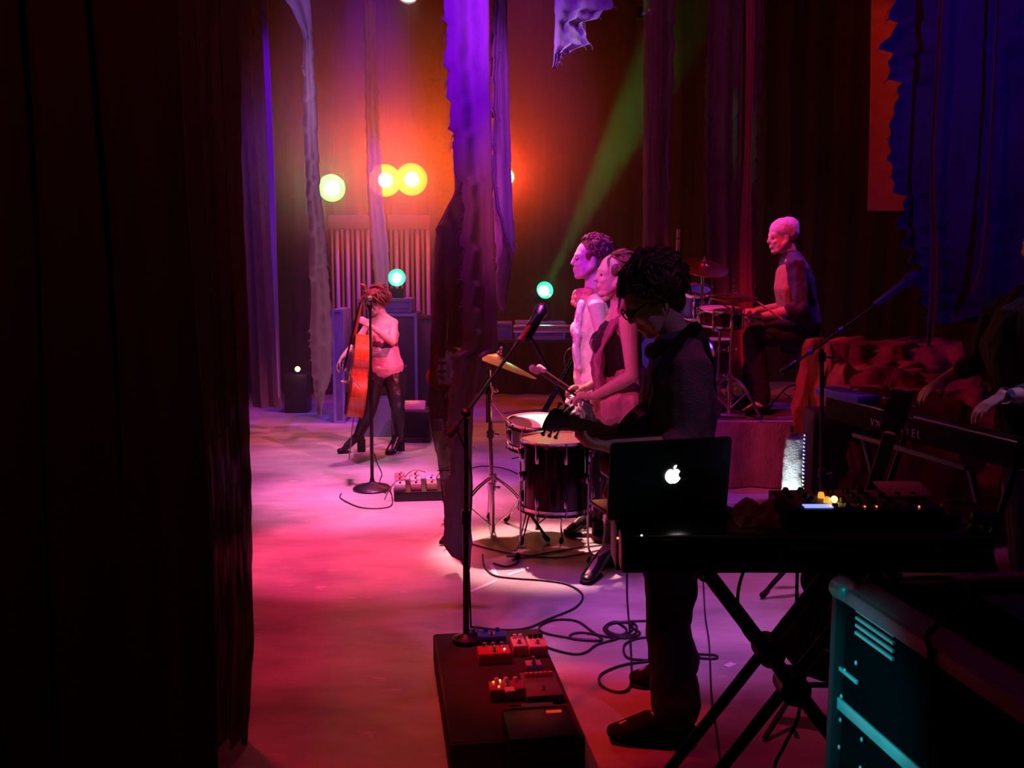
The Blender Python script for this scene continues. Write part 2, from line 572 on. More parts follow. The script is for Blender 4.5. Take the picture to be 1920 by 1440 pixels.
def strip(name, Y, rows, m, label, ragl=0.02, ragr=0.02, amp=0.03, nf=2.0, seed=1, dy=0.0, thick=0.003, fray=0, step=0.02, group=None, tail=True, ypow=0.0):
    """long torn cloth strip hung from the grid; rows = [(pixel y, left x, right x)] read at depth Y.
    ragl / ragr: depth in metres of the torn notches of the two edges"""
    rnd = random.Random(seed)
    zr = []
    for py, xl, xr in rows:
        a, c = P(xl, py, Y), P(xr, py, Y)
        zr.append((a.z, a.x, c.x))
    zr.sort()
    if zr[-1][0] < 6.5:
        zr.append((6.5, zr[-1][1] - 0.02, zr[-1][2] + 0.02))
    z0, z1 = zr[0][0], zr[-1][0]
    n = max(6, int((z1 - z0) / step))
    ph = [rnd.uniform(0, 6.28) for _ in range(6)]
    off = rnd.uniform(0, 100)
    def interp(z):
        for (za, la, ra), (zb, lb, rb) in zip(zr[:-1], zr[1:]):
            if z <= zb:
                t = 0 if zb == za else (z - za) / (zb - za)
                return la + (lb - la) * t, ra + (rb - ra) * t
        return zr[-1][1], zr[-1][2]
    def rag(z, amt, o2):
        if not amt:
            return 0
        a = noise.noise(V((z * 3.0, o2, 0))) * 0.6
        s = (z * 5.3 + 3 * noise.noise(V((z * 1.3, o2, 5)))) % 1.0
        a += (s - 0.5) * 0.9 + noise.noise(V((z * 24, o2, 3))) * 0.35
        return a * amt
    nc = 16
    b = bmesh.new()
    fr, bk = [], []
    L_, R_ = [], []
    for k in range(n + 1):
        z = z0 + (z1 - z0) * k / n
        l, r = interp(z)
        wdt = r - l
        l2 = l + min(rag(z, ragl, off), wdt * 0.45)
        r2 = r - min(rag(z, ragr, off + 50), wdt * 0.45)
        row, rowb = [], []
        for i in range(nc + 1):
            t = i / nc
            x = l2 + (r2 - l2) * t
            s = (x - l) / 0.2
            y = Y + dy * t + amp * (math.sin(nf * 2 * math.pi * t + ph[0] + 0.25 * z) * 0.7 + math.sin(nf * 5.1 * t + ph[1] - 0.4 * z) * 0.3 + 0.35 * math.sin(nf * 11 * t + ph[2] + 0.15 * z))
            y += 0.02 * math.sin(z * 1.7 + ph[3])
            row.append(b.verts.new((x, y, z)))
            rowb.append(b.verts.new((x, y + thick, z)))
        fr.append(row); bk.append(rowb)
        L_.append(row[0].co.copy()); R_.append(row[-1].co.copy())
    for k in range(n):
        for i in range(nc):
            b.faces.new((fr[k][i], fr[k][i + 1], fr[k + 1][i + 1], fr[k + 1][i]))
            b.faces.new((bk[k][i], bk[k + 1][i], bk[k + 1][i + 1], bk[k][i + 1]))
        b.faces.new((fr[k][0], fr[k + 1][0], bk[k + 1][0], bk[k][0]))
        b.faces.new((fr[k][nc], bk[k][nc], bk[k + 1][nc], fr[k + 1][nc]))
    for i in range(nc):
        b.faces.new((fr[0][i], bk[0][i], bk[0][i + 1], fr[0][i + 1]))
        b.faces.new((fr[n][i], fr[n][i + 1], bk[n][i + 1], bk[n][i]))
    mb = MB(); mb.bm.free(); mb.bm = b
    o = mb.build(name, m, angle=80)
    tag(o, label, 'hanging cloth', group)
    if fray:
        fb = MB()
        for k in range(fray):
            lst, sg = (L_, -1) if (rnd.random() < ragl / (ragl + ragr + 1e-6)) else (R_, 1)
            p = lst[rnd.randrange(len(lst))]
            ln = rnd.uniform(0.006, 0.022)
            q1 = p + V((sg * ln * 0.6, rnd.uniform(-.01, .01), -ln * rnd.uniform(-0.2, 0.8)))
            q2 = q1 + V((sg * ln * 0.2, 0, -ln))
            fb.tube([p - V((sg * 0.01, 0, 0)), q1, q2], [0.002, 0.0015, 0.0008], 4)
        fo = fb.build('frayed_edge', m, o)
        fo['kind'] = 'stuff'
    return o


muslin = mat('torn_muslin', (0.50, 0.46, 0.50), 0.9, trans=0.35, bump=0.5, bscale=120, var=0.12, vscale=20, stretch=(1, 1, .3))
gauze = mat('open_gauze', (0.55, 0.52, 0.54), 0.9, trans=0.45, alpha=0.35, bump=0.4, bscale=120)
thin_gauze = mat('thin_gauze', (0.22, 0.17, 0.16), 0.9, trans=0.3, alpha=0.72, bump=0.3, bscale=120)
dull = mat('dull_linen', (0.20, 0.14, 0.16), 0.95, trans=0.3, alpha=0.12, bump=0.5, bscale=90, var=0.25, vscale=16, stretch=(1, 1, .2))

TOP = -330
# wide torn strip in the middle of the view, from purple top down to its point beside the microphone pole
strip('torn_drape', 4.55, [(TOP, 815, 905), (0, 833, 916), (150, 838, 918), (260, 850, 922), (400, 864, 926), (600, 872, 932), (655, 868, 934), (668, 850, 905),
                           (760, 846, 888), (860, 842, 885), (990, 836, 884), (1012, 830, 886), (1040, 846, 884), (1066, 872, 882)], muslin,
      'wide torn muslin strip reaching almost to the floor behind the pedalboard', 0.030, 0.004, 0.020, 1.3, 11, fray=160)
# brownish companion hanging just left of it
strip('torn_drape', 5.1, [(TOP, 850, 880), (0, 850, 885), (360, 852, 890), (430, 818, 890), (600, 808, 895), (760, 802, 880), (880, 822, 868), (990, 838, 860)], mat('brown_gauze', (0.10, 0.045, 0.03), 0.9, trans=0.3, alpha=0.30),
      'dark brown sheer cloth peeping out left of the wide torn strip', 0.006, 0.006, 0.012, 1.2, 12)
strip('torn_drape', 5.15, [(TOP, 895, 942), (0, 922, 950), (200, 924, 955), (380, 926, 961), (470, 928, 966), (482, 930, 962), (560, 928, 950), (570, 934, 949), (590, 941, 945)], muslin,
      'narrow pale strip ending in a point above the boom microphone', 0.012, 0.004, 0.02, 1.0, 13, fray=90)
strip('torn_drape', 5.12, [(TOP, 905, 936), (0, 925, 946), (150, 923, 935), (340, 921, 932), (390, 928, 938), (450, 945, 952), (478, 960, 966)], muslin,
      'curled white hem on the narrow pale strip above the boom microphone', 0.012, 0.006, 0.012, 1.0, 14, fray=60)
strip('torn_drape', 7.6, [(TOP, 480, 560), (0, 536, 582), (55, 566, 584), (65, 568, 586), (250, 570, 596), (350, 576, 602), (430, 580, 610), (560, 583, 620), (640, 581, 624), (705, 585, 622), (730, 588, 612), (780, 594, 603)], muslin,
      'pale strip hanging left of the cellist, twisted at its top', 0.012, 0.012, 0.025, 0.8, 15, fray=90)
strip('torn_drape', 9.0, [(TOP, 672, 698), (0, 681, 704), (200, 684, 708), (350, 688, 716), (500, 700, 730), (545, 706, 728)], gauze,
      'thin strip in front of the twin amber lamps above the cellist', 0.01, 0.01, 0.03, 1.0, 16, fray=40)
strip('torn_drape', 5.0, [(-200, 1020, 1230), (0, 1040, 1146), (16, 1040, 1144), (36, 1040, 1132), (42, 1040, 1098), (58, 1040, 1096), (84, 1039, 1100), (96, 1038, 1066), (112, 1038, 1060), (128, 1036, 1046)], muslin,
      'short ragged purple piece ending high above the two singers', 0.004, 0.05, 0.03, 2.2, 17, fray=70, step=0.008)
strip('torn_drape', 8.0, [(TOP, 1206, 1260), (0, 1208, 1266), (150, 1208, 1262), (300, 1206, 1256), (420, 1206, 1254), (560, 1202, 1254), (600, 1204, 1252)], dull,
      'plain dark strip hanging behind the heads of the singers, left of the wide striped one', 0.005, 0.02, 0.04, 1.6, 18, fray=60)
strip('torn_drape', 8.3, [(TOP, 1334, 1432), (0, 1326, 1436), (180, 1320, 1432), (330, 1318, 1428), (450, 1322, 1428), (560, 1330, 1422), (690, 1336, 1414)], dull,
      'wide folded strip hanging between the cymbals and the drummer', 0.018, 0.018, 0.07, 3.4, 19, fray=120)
strip('torn_drape', 8.22, [(TOP, 1400, 1418), (0, 1398, 1416), (300, 1394, 1408), (450, 1385, 1410), (560, 1382, 1412), (690, 1384, 1408)], mat('red_linen', (0.5, 0.12, 0.16), 0.9, trans=0.3, bump=0.4, bscale=90),
      'red strip hanging beside the hi-hat in front of the drummer', 0.006, 0.006, 0.02, 1.0, 20)
strip('torn_drape', 8.9, [(TOP, 488, 499), (0, 489, 501), (400, 505, 517), (600, 516, 524), (745, 522, 527)], mat('violet_lit_edge', (0.4, 0.3, 0.6), 0.6, trans=0.3),  # lit edge of the far drape: own strip, violet light in its colour
      'very thin strip for the violet-lit edge of the far drape, the thinnest of all', 0.0, 0.0, 0.01, 0.5, 21)
strip('hanging_panel', 9.3, [(TOP, 1640, 1760), (0, 1635, 1760), (395, 1626, 1760)], mat('flat_linen', (0.32, 0.2, 0.2), 0.95, var=0.15),
      'plain straight-edged cloth panel behind the large torn drape on the right', 0.0, 0.0, 0.01, 1.0, 22)
bigm = mat('big_torn_cloth', (0.20, 0.17, 0.22), 0.95, trans=0.25, bump=0.5, bscale=70, var=0.25, vscale=9, stretch=(1, 1, .3))
strip('torn_drape', 4.9, [(TOP, 1690, 2060), (0, 1668, 2040), (90, 1655, 2040), (150, 1675, 2040), (300, 1672, 2040), (400, 1690, 2040), (480, 1704, 2040), (545, 1716, 2040), (580, 1722, 2036), (596, 1738, 1900), (606, 1744, 1860)], bigm,
      'large blue-lit torn drape above the keyboard player on the right', 0.085, 0.02, 0.035, 2.2, 23, fray=160)
strip('torn_drape', 4.8, [(290, 1742, 1748), (430, 1743, 1756), (520, 1745, 1760), (600, 1742, 1757), (650, 1740, 1746)], mat('dyed_tail', (0.5, 0.16, 0.16), 0.9, bump=0.4, bscale=90),
      'long thin rust tail hanging off the large drape over the red cloth heap', 0.004, 0.004, 0.01, 1.0, 24, fray=30)
strip('torn_drape', 4.82, [(360, 1846, 1850), (430, 1838, 1850), (500, 1832, 1844), (530, 1822, 1836), (552, 1818, 1826)], MATS['dyed_tail'],
      'short rust tail on the large drape above the hands of the keyboard player', 0.004, 0.004, 0.01, 1.0, 25, fray=20)

# curtains at the left of the view
leg_c = mat('wing_curtain', (0.045, 0.02, 0.024), 0.9, bump=0.3, bscale=200, sheen=0.2)
gz = mat('wing_gauze', (0.14, 0.13, 0.14), 0.9, trans=0.3, alpha=0.12, bump=0.3, bscale=200)
a, c = P(-120, 700, 2.9), P(372, 700, 2.9)
pleated('wing_curtain', a.x - 0.3, c.x, 2.9, 0.02, 6.4, leg_c, 0.05, 0.22, 'black pleated wing curtain filling the left side of the view', 'curtain', seed=5)


def gauze_curtain(name, rows, Y, m, label, seed, amp=0.04, nf=3):
    return strip(name, Y, rows, m, label, 0.0, 0.004, amp, nf, seed, step=0.05)


gauze_curtain('gauze_curtain', [(TOP - 100, 262, 425), (0, 298, 442), (300, 318, 448), (600, 345, 462), (900, 380, 472), (1200, 392, 480), (1425, 398, 466)], 3.2, gz,
              'sheer folded gauze curtain along the edge of the black wing curtain', 31, 0.05, 3)
gauze_curtain('gauze_curtain', [(TOP, 410, 486), (0, 425, 492), (400, 452, 512), (750, 470, 528), (764, 472, 530)], 9.4, mat('far_gauze', (0.20, 0.12, 0.16), 0.9, trans=0.3, alpha=0.25),
              'dim gauze curtain further back, between the wing gauze and the thin violet strip', 32, 0.05, 2)

# grid pipe that carries the cloth, above the view
for k, (yy, lab) in enumerate(((4.8, 'black grid pipe carrying the front torn strips'), (8.3, 'black grid pipe carrying the strips above the drums'))):
    tag(MB().tube([(-5.5, yy, 6.55), (6.5, yy, 6.55)], 0.03, 10).build('grid_pipe', blackm), lab, 'pipe')

# ---------------------------------------------------------------- people
def skinmat(name, col):
    return mat(name, col, 0.5, var=0.08, vscale=30, bump=0.1, bscale=80)


skin = skinmat('skin', (0.72, 0.48, 0.40))
eyewhite = mat('eye', (0.08, 0.05, 0.045), 0.15)
lipm = mat('lips', (0.5, 0.2, 0.2), 0.4)


def hframe(f, u):
    f = V(f).normalized(); u = V(u).normalized()
    r = f.cross(u).normalized()
    u = r.cross(f).normalized()
    return f, u, r


def basis(f, u, r):
    return Matrix((r, f, u)).transposed()


def head_shapes(mb, c, f, u, k=1.0):
    f, u, r = hframe(f, u)
    B = basis(f, u, r)
    c = V(c)
    at = lambda a, b, d: c + (r * a + f * b + u * d) * k
    e = lambda p, rad: mb.ell(p, [x * k for x in rad], B, 18, 12)
    e(at(0, -0.014, 0.034), (0.073, 0.096, 0.082))
    e(at(0, 0.028, -0.02), (0.060, 0.060, 0.088))
    e(at(0, 0.030, -0.062), (0.050, 0.052, 0.044))
    e(at(0, 0.042, -0.030), (0.054, 0.047, 0.062))
    e(at(0, 0.052, 0.015), (0.056, 0.038, 0.045))
    e(at(0, 0.062, -0.093), (0.026, 0.024, 0.020))
    e(at(0, 0.072, 0.026), (0.048, 0.018, 0.012))
    for s in (-1, 1):
        e(at(0.034 * s, 0.060, -0.028), (0.022, 0.024, 0.022))
        e(at(0.036 * s, 0.034, -0.052), (0.028, 0.038, 0.042))
        e(at(0.073 * s, -0.008, -0.008), (0.009, 0.018, 0.032))
        mb.limb([(at(0.062 * s, -0.01, -0.03), 0.02 * k), (at(0.040 * s, 0.05, -0.088), 0.016 * k)])
    mb.limb([(at(0, 0.088, 0.008), 0.008 * k, 0.008 * k), (at(0, 0.096, -0.010), 0.009 * k, 0.009 * k), (at(0, 0.101, -0.026), 0.012 * k, 0.010 * k)], r)
    e(at(0, 0.086, -0.056), (0.022, 0.010, 0.0065))
    e(at(0, 0.084, -0.068), (0.019, 0.010, 0.0065))


def eyes(parent, c, f, u, k=1.0):
    f, u, r = hframe(f, u)
    for s in (-1, 1):
        MB().ell(V(c) + (r * 0.030 * s + f * 0.0800 + u * 0.002) * k, (0.013 * k, 0.009 * k, 0.0075 * k), basis(f, u, r)).build('eye', eyewhite, parent)


def hand_shapes(mb, w, d, n, side=1, curl=(0.5, 0.5, 0.5, 0.5), k=1.0, thumb=0.5, spread=0.06):
    """w wrist, d along the palm, n out of the palm; curl per finger in radians per joint"""
    d = V(d).normalized(); n = V(n); n = (n - d * n.dot(d)).normalized()
    t = d.cross(n).normalized()
    w = V(w)
    mb.limb([(w, 0.026 * k, 0.019 * k), (w + d * 0.03 * k, 0.034 * k, 0.017 * k), (w + d * 0.078 * k, 0.040 * k, 0.013 * k)], t)
    lens = (0.94, 1.05, 1.0, 0.8)
    for i in range(4):
        o = (i - 1.5)
        p = w + (d * (0.080 - 0.004 * abs(o)) - t * side * o * -1 * 0.0205) * k if False else w + (d * (0.082 - 0.005 * abs(o)) + t * (-side) * o * 0.0205) * k
        dd = (d + t * (-side) * o * spread).normalized()
        a = 0
        pts = [(p - dd * 0.02 * k, 0.010 * k), (p, 0.010 * k)]
        for j, L_ in enumerate((0.042, 0.027, 0.021)):
            a += curl[i] * (0.8 if j == 0 else 1.0)
            p = p + (dd * math.cos(a) + n * math.sin(a)) * L_ * lens[i] * k
            pts.append((p, (0.0092, 0.0082, 0.0068)[j] * k))
        mb.limb(pts, t, 10)
    tb = w + (d * 0.028 + t * side * 0.026 + n * 0.006) * k
    t1 = tb + (d * 0.55 + t * side * 0.75 + n * 0.35).normalized() * 0.040 * k
    t2 = t1 + (d * 0.8 + t * side * (0.5 - thumb) + n * (0.2 + thumb)).normalized() * 0.032 * k
    t3 = t2 + (d * 0.8 + t * side * (0.25 - thumb) + n * (0.2 + thumb)).normalized() * 0.022 * k
    mb.limb([(w + d * 0.012 * k + t * side * 0.012 * k, 0.016 * k), (tb, 0.015 * k), (t1, 0.0115 * k), (t2, 0.010 * k), (t3, 0.0075 * k)])


def torso_pts(J, k, g=0.0, fem=False):
    hw, ww, cw, sw = (0.165, 0.120, 0.140, 0.150) if fem else (0.160, 0.140, 0.165, 0.180)
    pel, neck = J['pelvis'], J['neck']
    ch = J['chest']
    wa = J.get('waist', pel.lerp(ch, 0.45))
    return [(pel - (wa - pel).normalized() * 0.05 * k, hw * 0.8 * k + g, 0.10 * k + g), (pel + (wa - pel) * 0.2, hw * k + g, 0.112 * k + g), (wa, ww * k + g, 0.090 * k + g),
            (ch, cw * k + g, 0.108 * k + g), (ch.lerp(neck, 0.55), sw * k + g, 0.085 * k + g), (ch.lerp(neck, 0.85), 0.09 * k + g, 0.062 * k + g)]


def body_shapes(mb, J, k=1.0, fem=False, legs=True):
    """one continuous figure out of its joints"""
    side = (J['shR'] - J['shL']).normalized()
    mb.limb(torso_pts(J, k, 0, fem), side, 20)
    if fem:
        fr = side.cross((J['neck'] - J['pelvis']).normalized()) * -1
        if fr.dot(J['face']) < 0:
            fr = -fr
        for s in (-1, 1):
            mb.ell(J['chest'] + side * 0.065 * s * k + fr * 0.078 * k - (J['neck'] - J['chest']).normalized() * 0.0 * k, (0.058 * k,) * 3)
    mb.limb([(J['neck'] - (J['head'] - J['neck']) * 0.25, 0.062 * k), (J['neck'], 0.052 * k), (J['neck'].lerp(J['head'], 0.55) - J['face'] * 0.012 * k, 0.050 * k), (J['head'] - J['face'] * 0.02 * k, 0.05 * k)])
    head_shapes(mb, J['head'], J['face'], J['up'], k)
    ar = 0.86 if fem else 1.0
    for s in 'LR':
        sh, el, wr = J['sh' + s], J['el' + s], J['wr' + s]
        mb.limb([(J['neck'].lerp(sh, 0.45) - V((0, 0, 0.01)), 0.055 * k), (sh, 0.056 * k * ar), (sh.lerp(el, 0.45), 0.047 * k * ar), (el, 0.038 * k * ar)])
        mb.limb([(el, 0.038 * k * ar), (el.lerp(wr, 0.3), 0.041 * k * ar), (wr, 0.025 * k * ar)])
        if ('hd' + s) in J:
            hand_shapes(mb, wr, J['hd' + s], J['hn' + s], J.get('hs' + s, 1), J.get('hc' + s, (0.5,) * 4), k * (0.9 if fem else 1.0), J.get('ht' + s, 0.5))
        if legs:
            hp, kn, an = J['hp' + s], J['kn' + s], J['an' + s]
            mb.limb([(hp, 0.085 * k), (hp.lerp(kn, 0.4), 0.076 * k), (kn, 0.054 * k)])
            mb.limb([(kn, 0.054 * k), (kn.lerp(an, 0.3), 0.056 * k), (kn.lerp(an, 0.75), 0.038 * k), (an, 0.034 * k)])
            to = J['to' + s]
            mb.limb([(an, 0.034 * k), (an.lerp(to, 0.55), 0.036 * k, 0.028 * k), (to, 0.034 * k, 0.018 * k)], None)


def trousers_shapes(mb, J, k=1.0, g=0.014, flare=0.0, fem=False, to_ankle=0.95, hipcap=True):
    side = (J['shR'] - J['shL']).normalized()
    tp = torso_pts(J, k, g, fem)
    mb.limb(tp[:2] + [(tp[1][0].lerp(tp[2][0], 0.5), tp[1][1] * 0.9, tp[1][2] * 0.95)], side, 20)
    for s in 'LR':
        hp, kn, an = J['hp' + s], J['kn' + s], J['an' + s]
        e = kn.lerp(an, to_ankle)
        mb.limb([(hp, 0.088 * k + g), (hp.lerp(kn, 0.4), 0.080 * k + g), (kn, 0.058 * k + g)])
        mb.limb([(kn, 0.058 * k + g), (kn.lerp(an, 0.3), 0.058 * k + g), (kn.lerp(an, 0.75), 0.043 * k + g + flare * 0.6), (e, 0.038 * k + g + flare)])


def shoe(parent, an, to, m, k=1.0, heel=0.0, shaft=None, sole=None, name='shoe'):
    mb = MB()
    an, to = V(an), V(to)
    fl = V((to.x - an.x, to.y - an.y, 0)).normalized()
    z0 = min(to.z, an.z) - 0.0
    base = to.z - 0.022 * k
    hp = V((an.x, an.y, 0)) - fl * 0.035 * k
    mb.limb([(V((hp.x, hp.y, base + 0.030 * k + heel)), 0.036 * k, 0.030 * k), (V((an.x, an.y, base + 0.045 * k + heel)), 0.042 * k, 0.042 * k),
             (an.lerp(to, 0.55) + V((0, 0, 0.006)), 0.045 * k, 0.034 * k), (V((to.x, to.y, base + 0.026 * k)), 0.044 * k, 0.024 * k), (V((to.x, to.y, base + 0.022 * k)) + fl * 0.03 * k, 0.034 * k, 0.018 * k)], fl.cross(V((0, 0, 1))))
    if shaft is not None:
        mb.limb([(V((an.x, an.y, an.z)), 0.047 * k), (an.lerp(shaft, 0.5), 0.052 * k), (V(shaft), 0.060 * k)])
    o = mb.fuse(name, m, parent, 0.007, 2)
    sb = MB()
    fl2 = fl
    c0 = V((hp.x, hp.y, base))
    rot = Matrix((fl2, fl2.cross(V((0, 0, -1))), V((0, 0, 1)))).transposed()
    sd_ = fl.cross(V((0, 0, 1)))
    if heel > 0.02:
        sb.limb([(V((an.x, an.y, base + .004)).lerp(V((to.x, to.y, base + .004)), .55), .030 * k, .010), (V((to.x, to.y, base + 0.004)), 0.042 * k, 0.010), (V((to.x, to.y, base + 0.004)) + fl * .03 * k, 0.036 * k, 0.010)], sd_)
        MB().box(V((hp.x, hp.y, base + heel / 2)) + fl * 0.005, (0.065 * k, 0.06 * k, heel + 0.02), rot=rot, bev=0.006).build('heel', sole or rubber, o)
    else:
        sb.limb([(V((hp.x, hp.y, base + .006)), .034 * k, .013), (V((to.x, to.y, base + 0.004)), 0.044 * k, 0.012), (V((to.x, to.y, base + 0.004)) + fl * .03 * k, 0.036 * k, 0.010)], sd_)
    s = sb.build('sole', sole or rubber, o)
    return o


def hair_locks(parent, c, f, u, m, k=1.0, n=130, length=0.05, seed=1, curl=0.0, up=0.0, back=0.6, cover=-0.15, base=(0.083, 0.094, 0.084), name='hair', thick=0.010, lift=0.0, front=0.35, boff=(-0.032, 0.047)):
    f, u, r = hframe(f, u)
    B = basis(f, u, r)
    c = V(c)
    rnd = random.Random(seed)
    mb = MB()
    hc = c + (f * boff[0] + u * (boff[1] + lift)) * k
    mb.ell(hc, [x * k for x in base], B, 24, 16)
    # nape
    mb.ell(c + (f * -0.060 - u * 0.030) * k, (0.060 * k, 0.045 * k, 0.055 * k), B, 16, 10)
    for s in (-1, 1):
        mb.ell(c + (f * 0.012 + u * 0.03 + r * 0.066 * s) * k, (0.016 * k, 0.03 * k, 0.035 * k), B, 12, 8)
    cnt = 0
    while cnt < n:
        d = V((rnd.gauss(0, 1), rnd.gauss(0, 1), rnd.gauss(0, 1))).normalized()
        if d.z < cover - 0.25 * (d.y < 0) or (d.y > front and d.z < 0.55):
            continue
        cnt += 1
        p = hc + B @ V((d.x * base[0], d.y * base[1], d.z * base[2])) * k * 0.95
        nrm = (B @ d).normalized()
        tg = (-f * back - u * (1 - up) + u * up + V((rnd.gauss(0, .35), rnd.gauss(0, .35), rnd.gauss(0, .35))))
        tg = (tg - nrm * tg.dot(nrm)).normalized()
        ln = length * k * rnd.uniform(0.6, 1.3)
        w1 = rnd.uniform(-1, 1) * curl
        q = frame(nrm)[0] * w1 * ln
        pts = [p, p + (nrm * (0.12 + up * 0.3) + tg * 0.33) * ln + q, p + (nrm * (0.10 + up * .5) + tg * 0.68) * ln - q * 0.6, p + (nrm * (0.0 + up * .5) + tg) * ln + q * 0.7]
        mb.tube(bez(pts, 3), [thick * k * x for x in (0.7, 0.9, 1, 1, .95, .85, .75, .6, .4, .12)], 5)
    return mb.build(name, m, parent, angle=180)


def glasses(parent, c, f, u, k=1.0):
    f, u, r = hframe(f, u)
    c = V(c)
    mb = MB()
    for s in (-1, 1):
        cc = c + (r * 0.033 * s + f * 0.098 + u * 0.002) * k
        mb.tube([cc + (r * math.cos(a) * 0.026 + u * math.sin(a) * 0.020) * k for a in [i * math.pi / 8 for i in range(16)]], 0.003 * k, 6, closed=True)
        mb.tube([cc + r * s * 0.026 * k, c + (r * 0.080 * s + f * 0.05 + u * 0.008) * k, c + (r * 0.082 * s - f * 0.01 + u * 0.006) * k], 0.003 * k, 6)
    mb.tube([c + (r * -0.008 + f * 0.1) * k, c + (r * 0.008 + f * 0.1) * k], 0.003 * k, 6)
    return mb.build('glasses', black, parent)


def scarf_loop(mb, pts, rx, ry, seed=1, amp=0.01):
    rnd = random.Random(seed)
    mb.limb([(p, rx * rnd.uniform(.85, 1.15), ry * rnd.uniform(.85, 1.15)) for p in bez(pts, 4)], None, 12)


LEFTV = V((-1, 0, 0))

# ================= short haired singer in beige (further of the two)
Y1 = 5.9
J = dict(head=P(1106, 487, Y1), face=V((-1, -0.10, 0.04)).normalized(), up=V((0.04, 0, 1)), neck=P(1113, 552, Y1), chest=P(1113, 618, Y1), pelvis=P(1117, 716, Y1),
         shR=P(1114, 571, Y1 + .16), shL=P(1118, 574, Y1 - .16), elR=P(1124, 665, Y1 + .20), elL=P(1138, 665, Y1 - .16), wrR=P(1090, 742, Y1 + .10), wrL=P(1106, 756, Y1 - .06),
         hpR=P(1118, 730, Y1 + .08), hpL=P(1114, 730, Y1 - .08), knR=P(1122, 862, Y1 + .14), knL=P(1112, 866, Y1 - .12), anR=G(1138, 985) + V((0, 0, .13)), anL=G(1112, 1002) + V((0, 0, .13)))
J['toR'] = J['anR'] + V((-0.14, 0, -.105)); J['toL'] = J['anL'] + V((-0.14, -.02, -.105))
J['hdR'] = V((-1, -.2, -.1)); J['hnR'] = V((0, 0, -1)); J['hcR'] = (1.1,) * 4
J['hdL'] = V((-1, .1, -.2)); J['hnL'] = V((0, 0.2, -1)); J['hcL'] = (1.1,) * 4; J['hsL'] = -1
W1 = J
t = thing('person', 'person with cropped curly hair, rust scarf and beige top, holding drumsticks', 'person', (J['pelvis'].x, Y1, 0))
mb = MB(); body_shapes(mb, J, 1.06, True); mb.fuse('body', skin, t, 0.007, 3)
eyes(t, J['head'], J['face'], J['up'], 1.06)
beige = mat('beige_jersey', (0.85, 0.68, 0.42), 0.9, bump=0.4, bscale=120)
mb = MB(); tp = torso_pts(J, 1.06, 0.014, True)
mb.limb(tp[1:5], V((0, 1, 0)), 20)
fr = J['face']
mb.limb([(J['chest'] + fr * .07, .13, .06), (J['chest'].lerp(J['pelvis'], .5) + fr * .05, .13, .08), (J['pelvis'] + V((0, 0, -.03)) + fr * .02, .17, .11)], V((0, 1, 0)), 18)
mb.fuse('top', beige, t, 0.009, 3, wrinkle=(0.012, 16))
scm = mat('rust_scarf', (0.62, 0.20, 0.14), 0.95, bump=0.6, bscale=90, var=0.3, vscale=30)
mb = MB()
for kk in range(3):
    cc = J['neck'] + V((-0.025 + .01 * kk, 0, -0.005 - 0.028 * kk + .02))
    mb.tube([cc + V((math.cos(a) * (0.080 + .014 * kk), math.sin(a) * (0.085 + .014 * kk), 0.02 * math.sin(a * 2 + kk) + 0.025 * math.cos(a))) for a in [i * math.pi / 10 for i in range(20)]], 0.026, 10, closed=True)
mb.fuse('scarf', scm, t, 0.008, 2, wrinkle=(0.008, 30))
mb = MB()
for s, yy in ((-1, -.10), (1, .06)):
    mb.limb(bez([(P(1088, 560, Y1 + yy))[:], P(1080, 610, Y1 + yy)[:], P(1080, 670, Y1 + yy)[:], P(1086, 690, Y1 + yy)[:]], 3) and [(q, .05, .022) for q in bez([P(1092, 566, Y1 + yy), P(1084, 610, Y1 + yy), P(1081, 665, Y1 + yy), P(1085, 690, Y1 + yy)], 3)], V((0, 1, 0)), 12)
mb.fuse('scarf_tail', mat('pale_scarf', (0.75, 0.5, 0.5), 0.95, bump=0.5, bscale=70), t, 0.008, 2, wrinkle=(0.012, 26))
darkhair = mat('dark_brown_hair', (0.07, 0.03, 0.022), 0.45, var=0.4, vscale=40, stretch=(1, 1, .3))
hair_locks(t, J['head'], J['face'], J['up'], mat('auburn_hair', (0.16, 0.06, 0.045), 0.5, var=0.4, vscale=40), 1.0, 230, 0.045, 2, curl=0.5, up=0.25, lift=0.012, base=(0.088, 0.098, 0.090), front=0.6, thick=0.009)
blkcloth = mat('black_leggings', (0.02, 0.02, 0.025), 0.35, bump=0.2, bscale=40)
mb = MB(); trousers_shapes(mb, J, 0.96, 0.006, fem=True); mb.fuse('leggings', blkcloth, t, 0.008, 3, wrinkle=(0.006, 25))
boot = mat('black_leather', (0.02, 0.018, 0.02), 0.28, bump=0.15, bscale=30)
for s in 'LR':
    shoe(t, J['an' + s], J['to' + s], boot, 0.95, 0.075, J['kn' + s].lerp(J['an' + s], .35), name='boot')

# ================= singer with pinned up hair, pink scarf, holding mallets
Y2 = 5.26
J = dict(head=P(1153, 517, Y2), face=V((-1, -0.16, 0.05)).normalized(), up=V((0.05, 0, 1)), neck=P(1163, 582, Y2), chest=P(1160, 645, Y2), pelvis=P(1174, 758, Y2),
         shR=P(1150, 600, Y2 + .16), shL=P(1178, 608, Y2 - .15), elR=P(1160, 695, Y2 + .2), elL=P(1186, 705, Y2 - .22), wrR=P(1098, 728, Y2 + .05), wrL=P(1112, 744, Y2 - .12),
         hpR=P(1170, 772, Y2 + .08), hpL=P(1176, 776, Y2 - .08), knR=P(1158, 908, Y2 + .1), knL=P(1166, 912, Y2 - .09), anR=G(1168, 1058) + V((0, 0, .12)), anL=G(1152, 1090) + V((0, 0, .12)))
J['toR'] = J['anR'] + V((-0.14, 0, -.095)); J['toL'] = J['anL'] + V((-0.14, -.02, -.095))
J['anL'].y = Y2 - .12
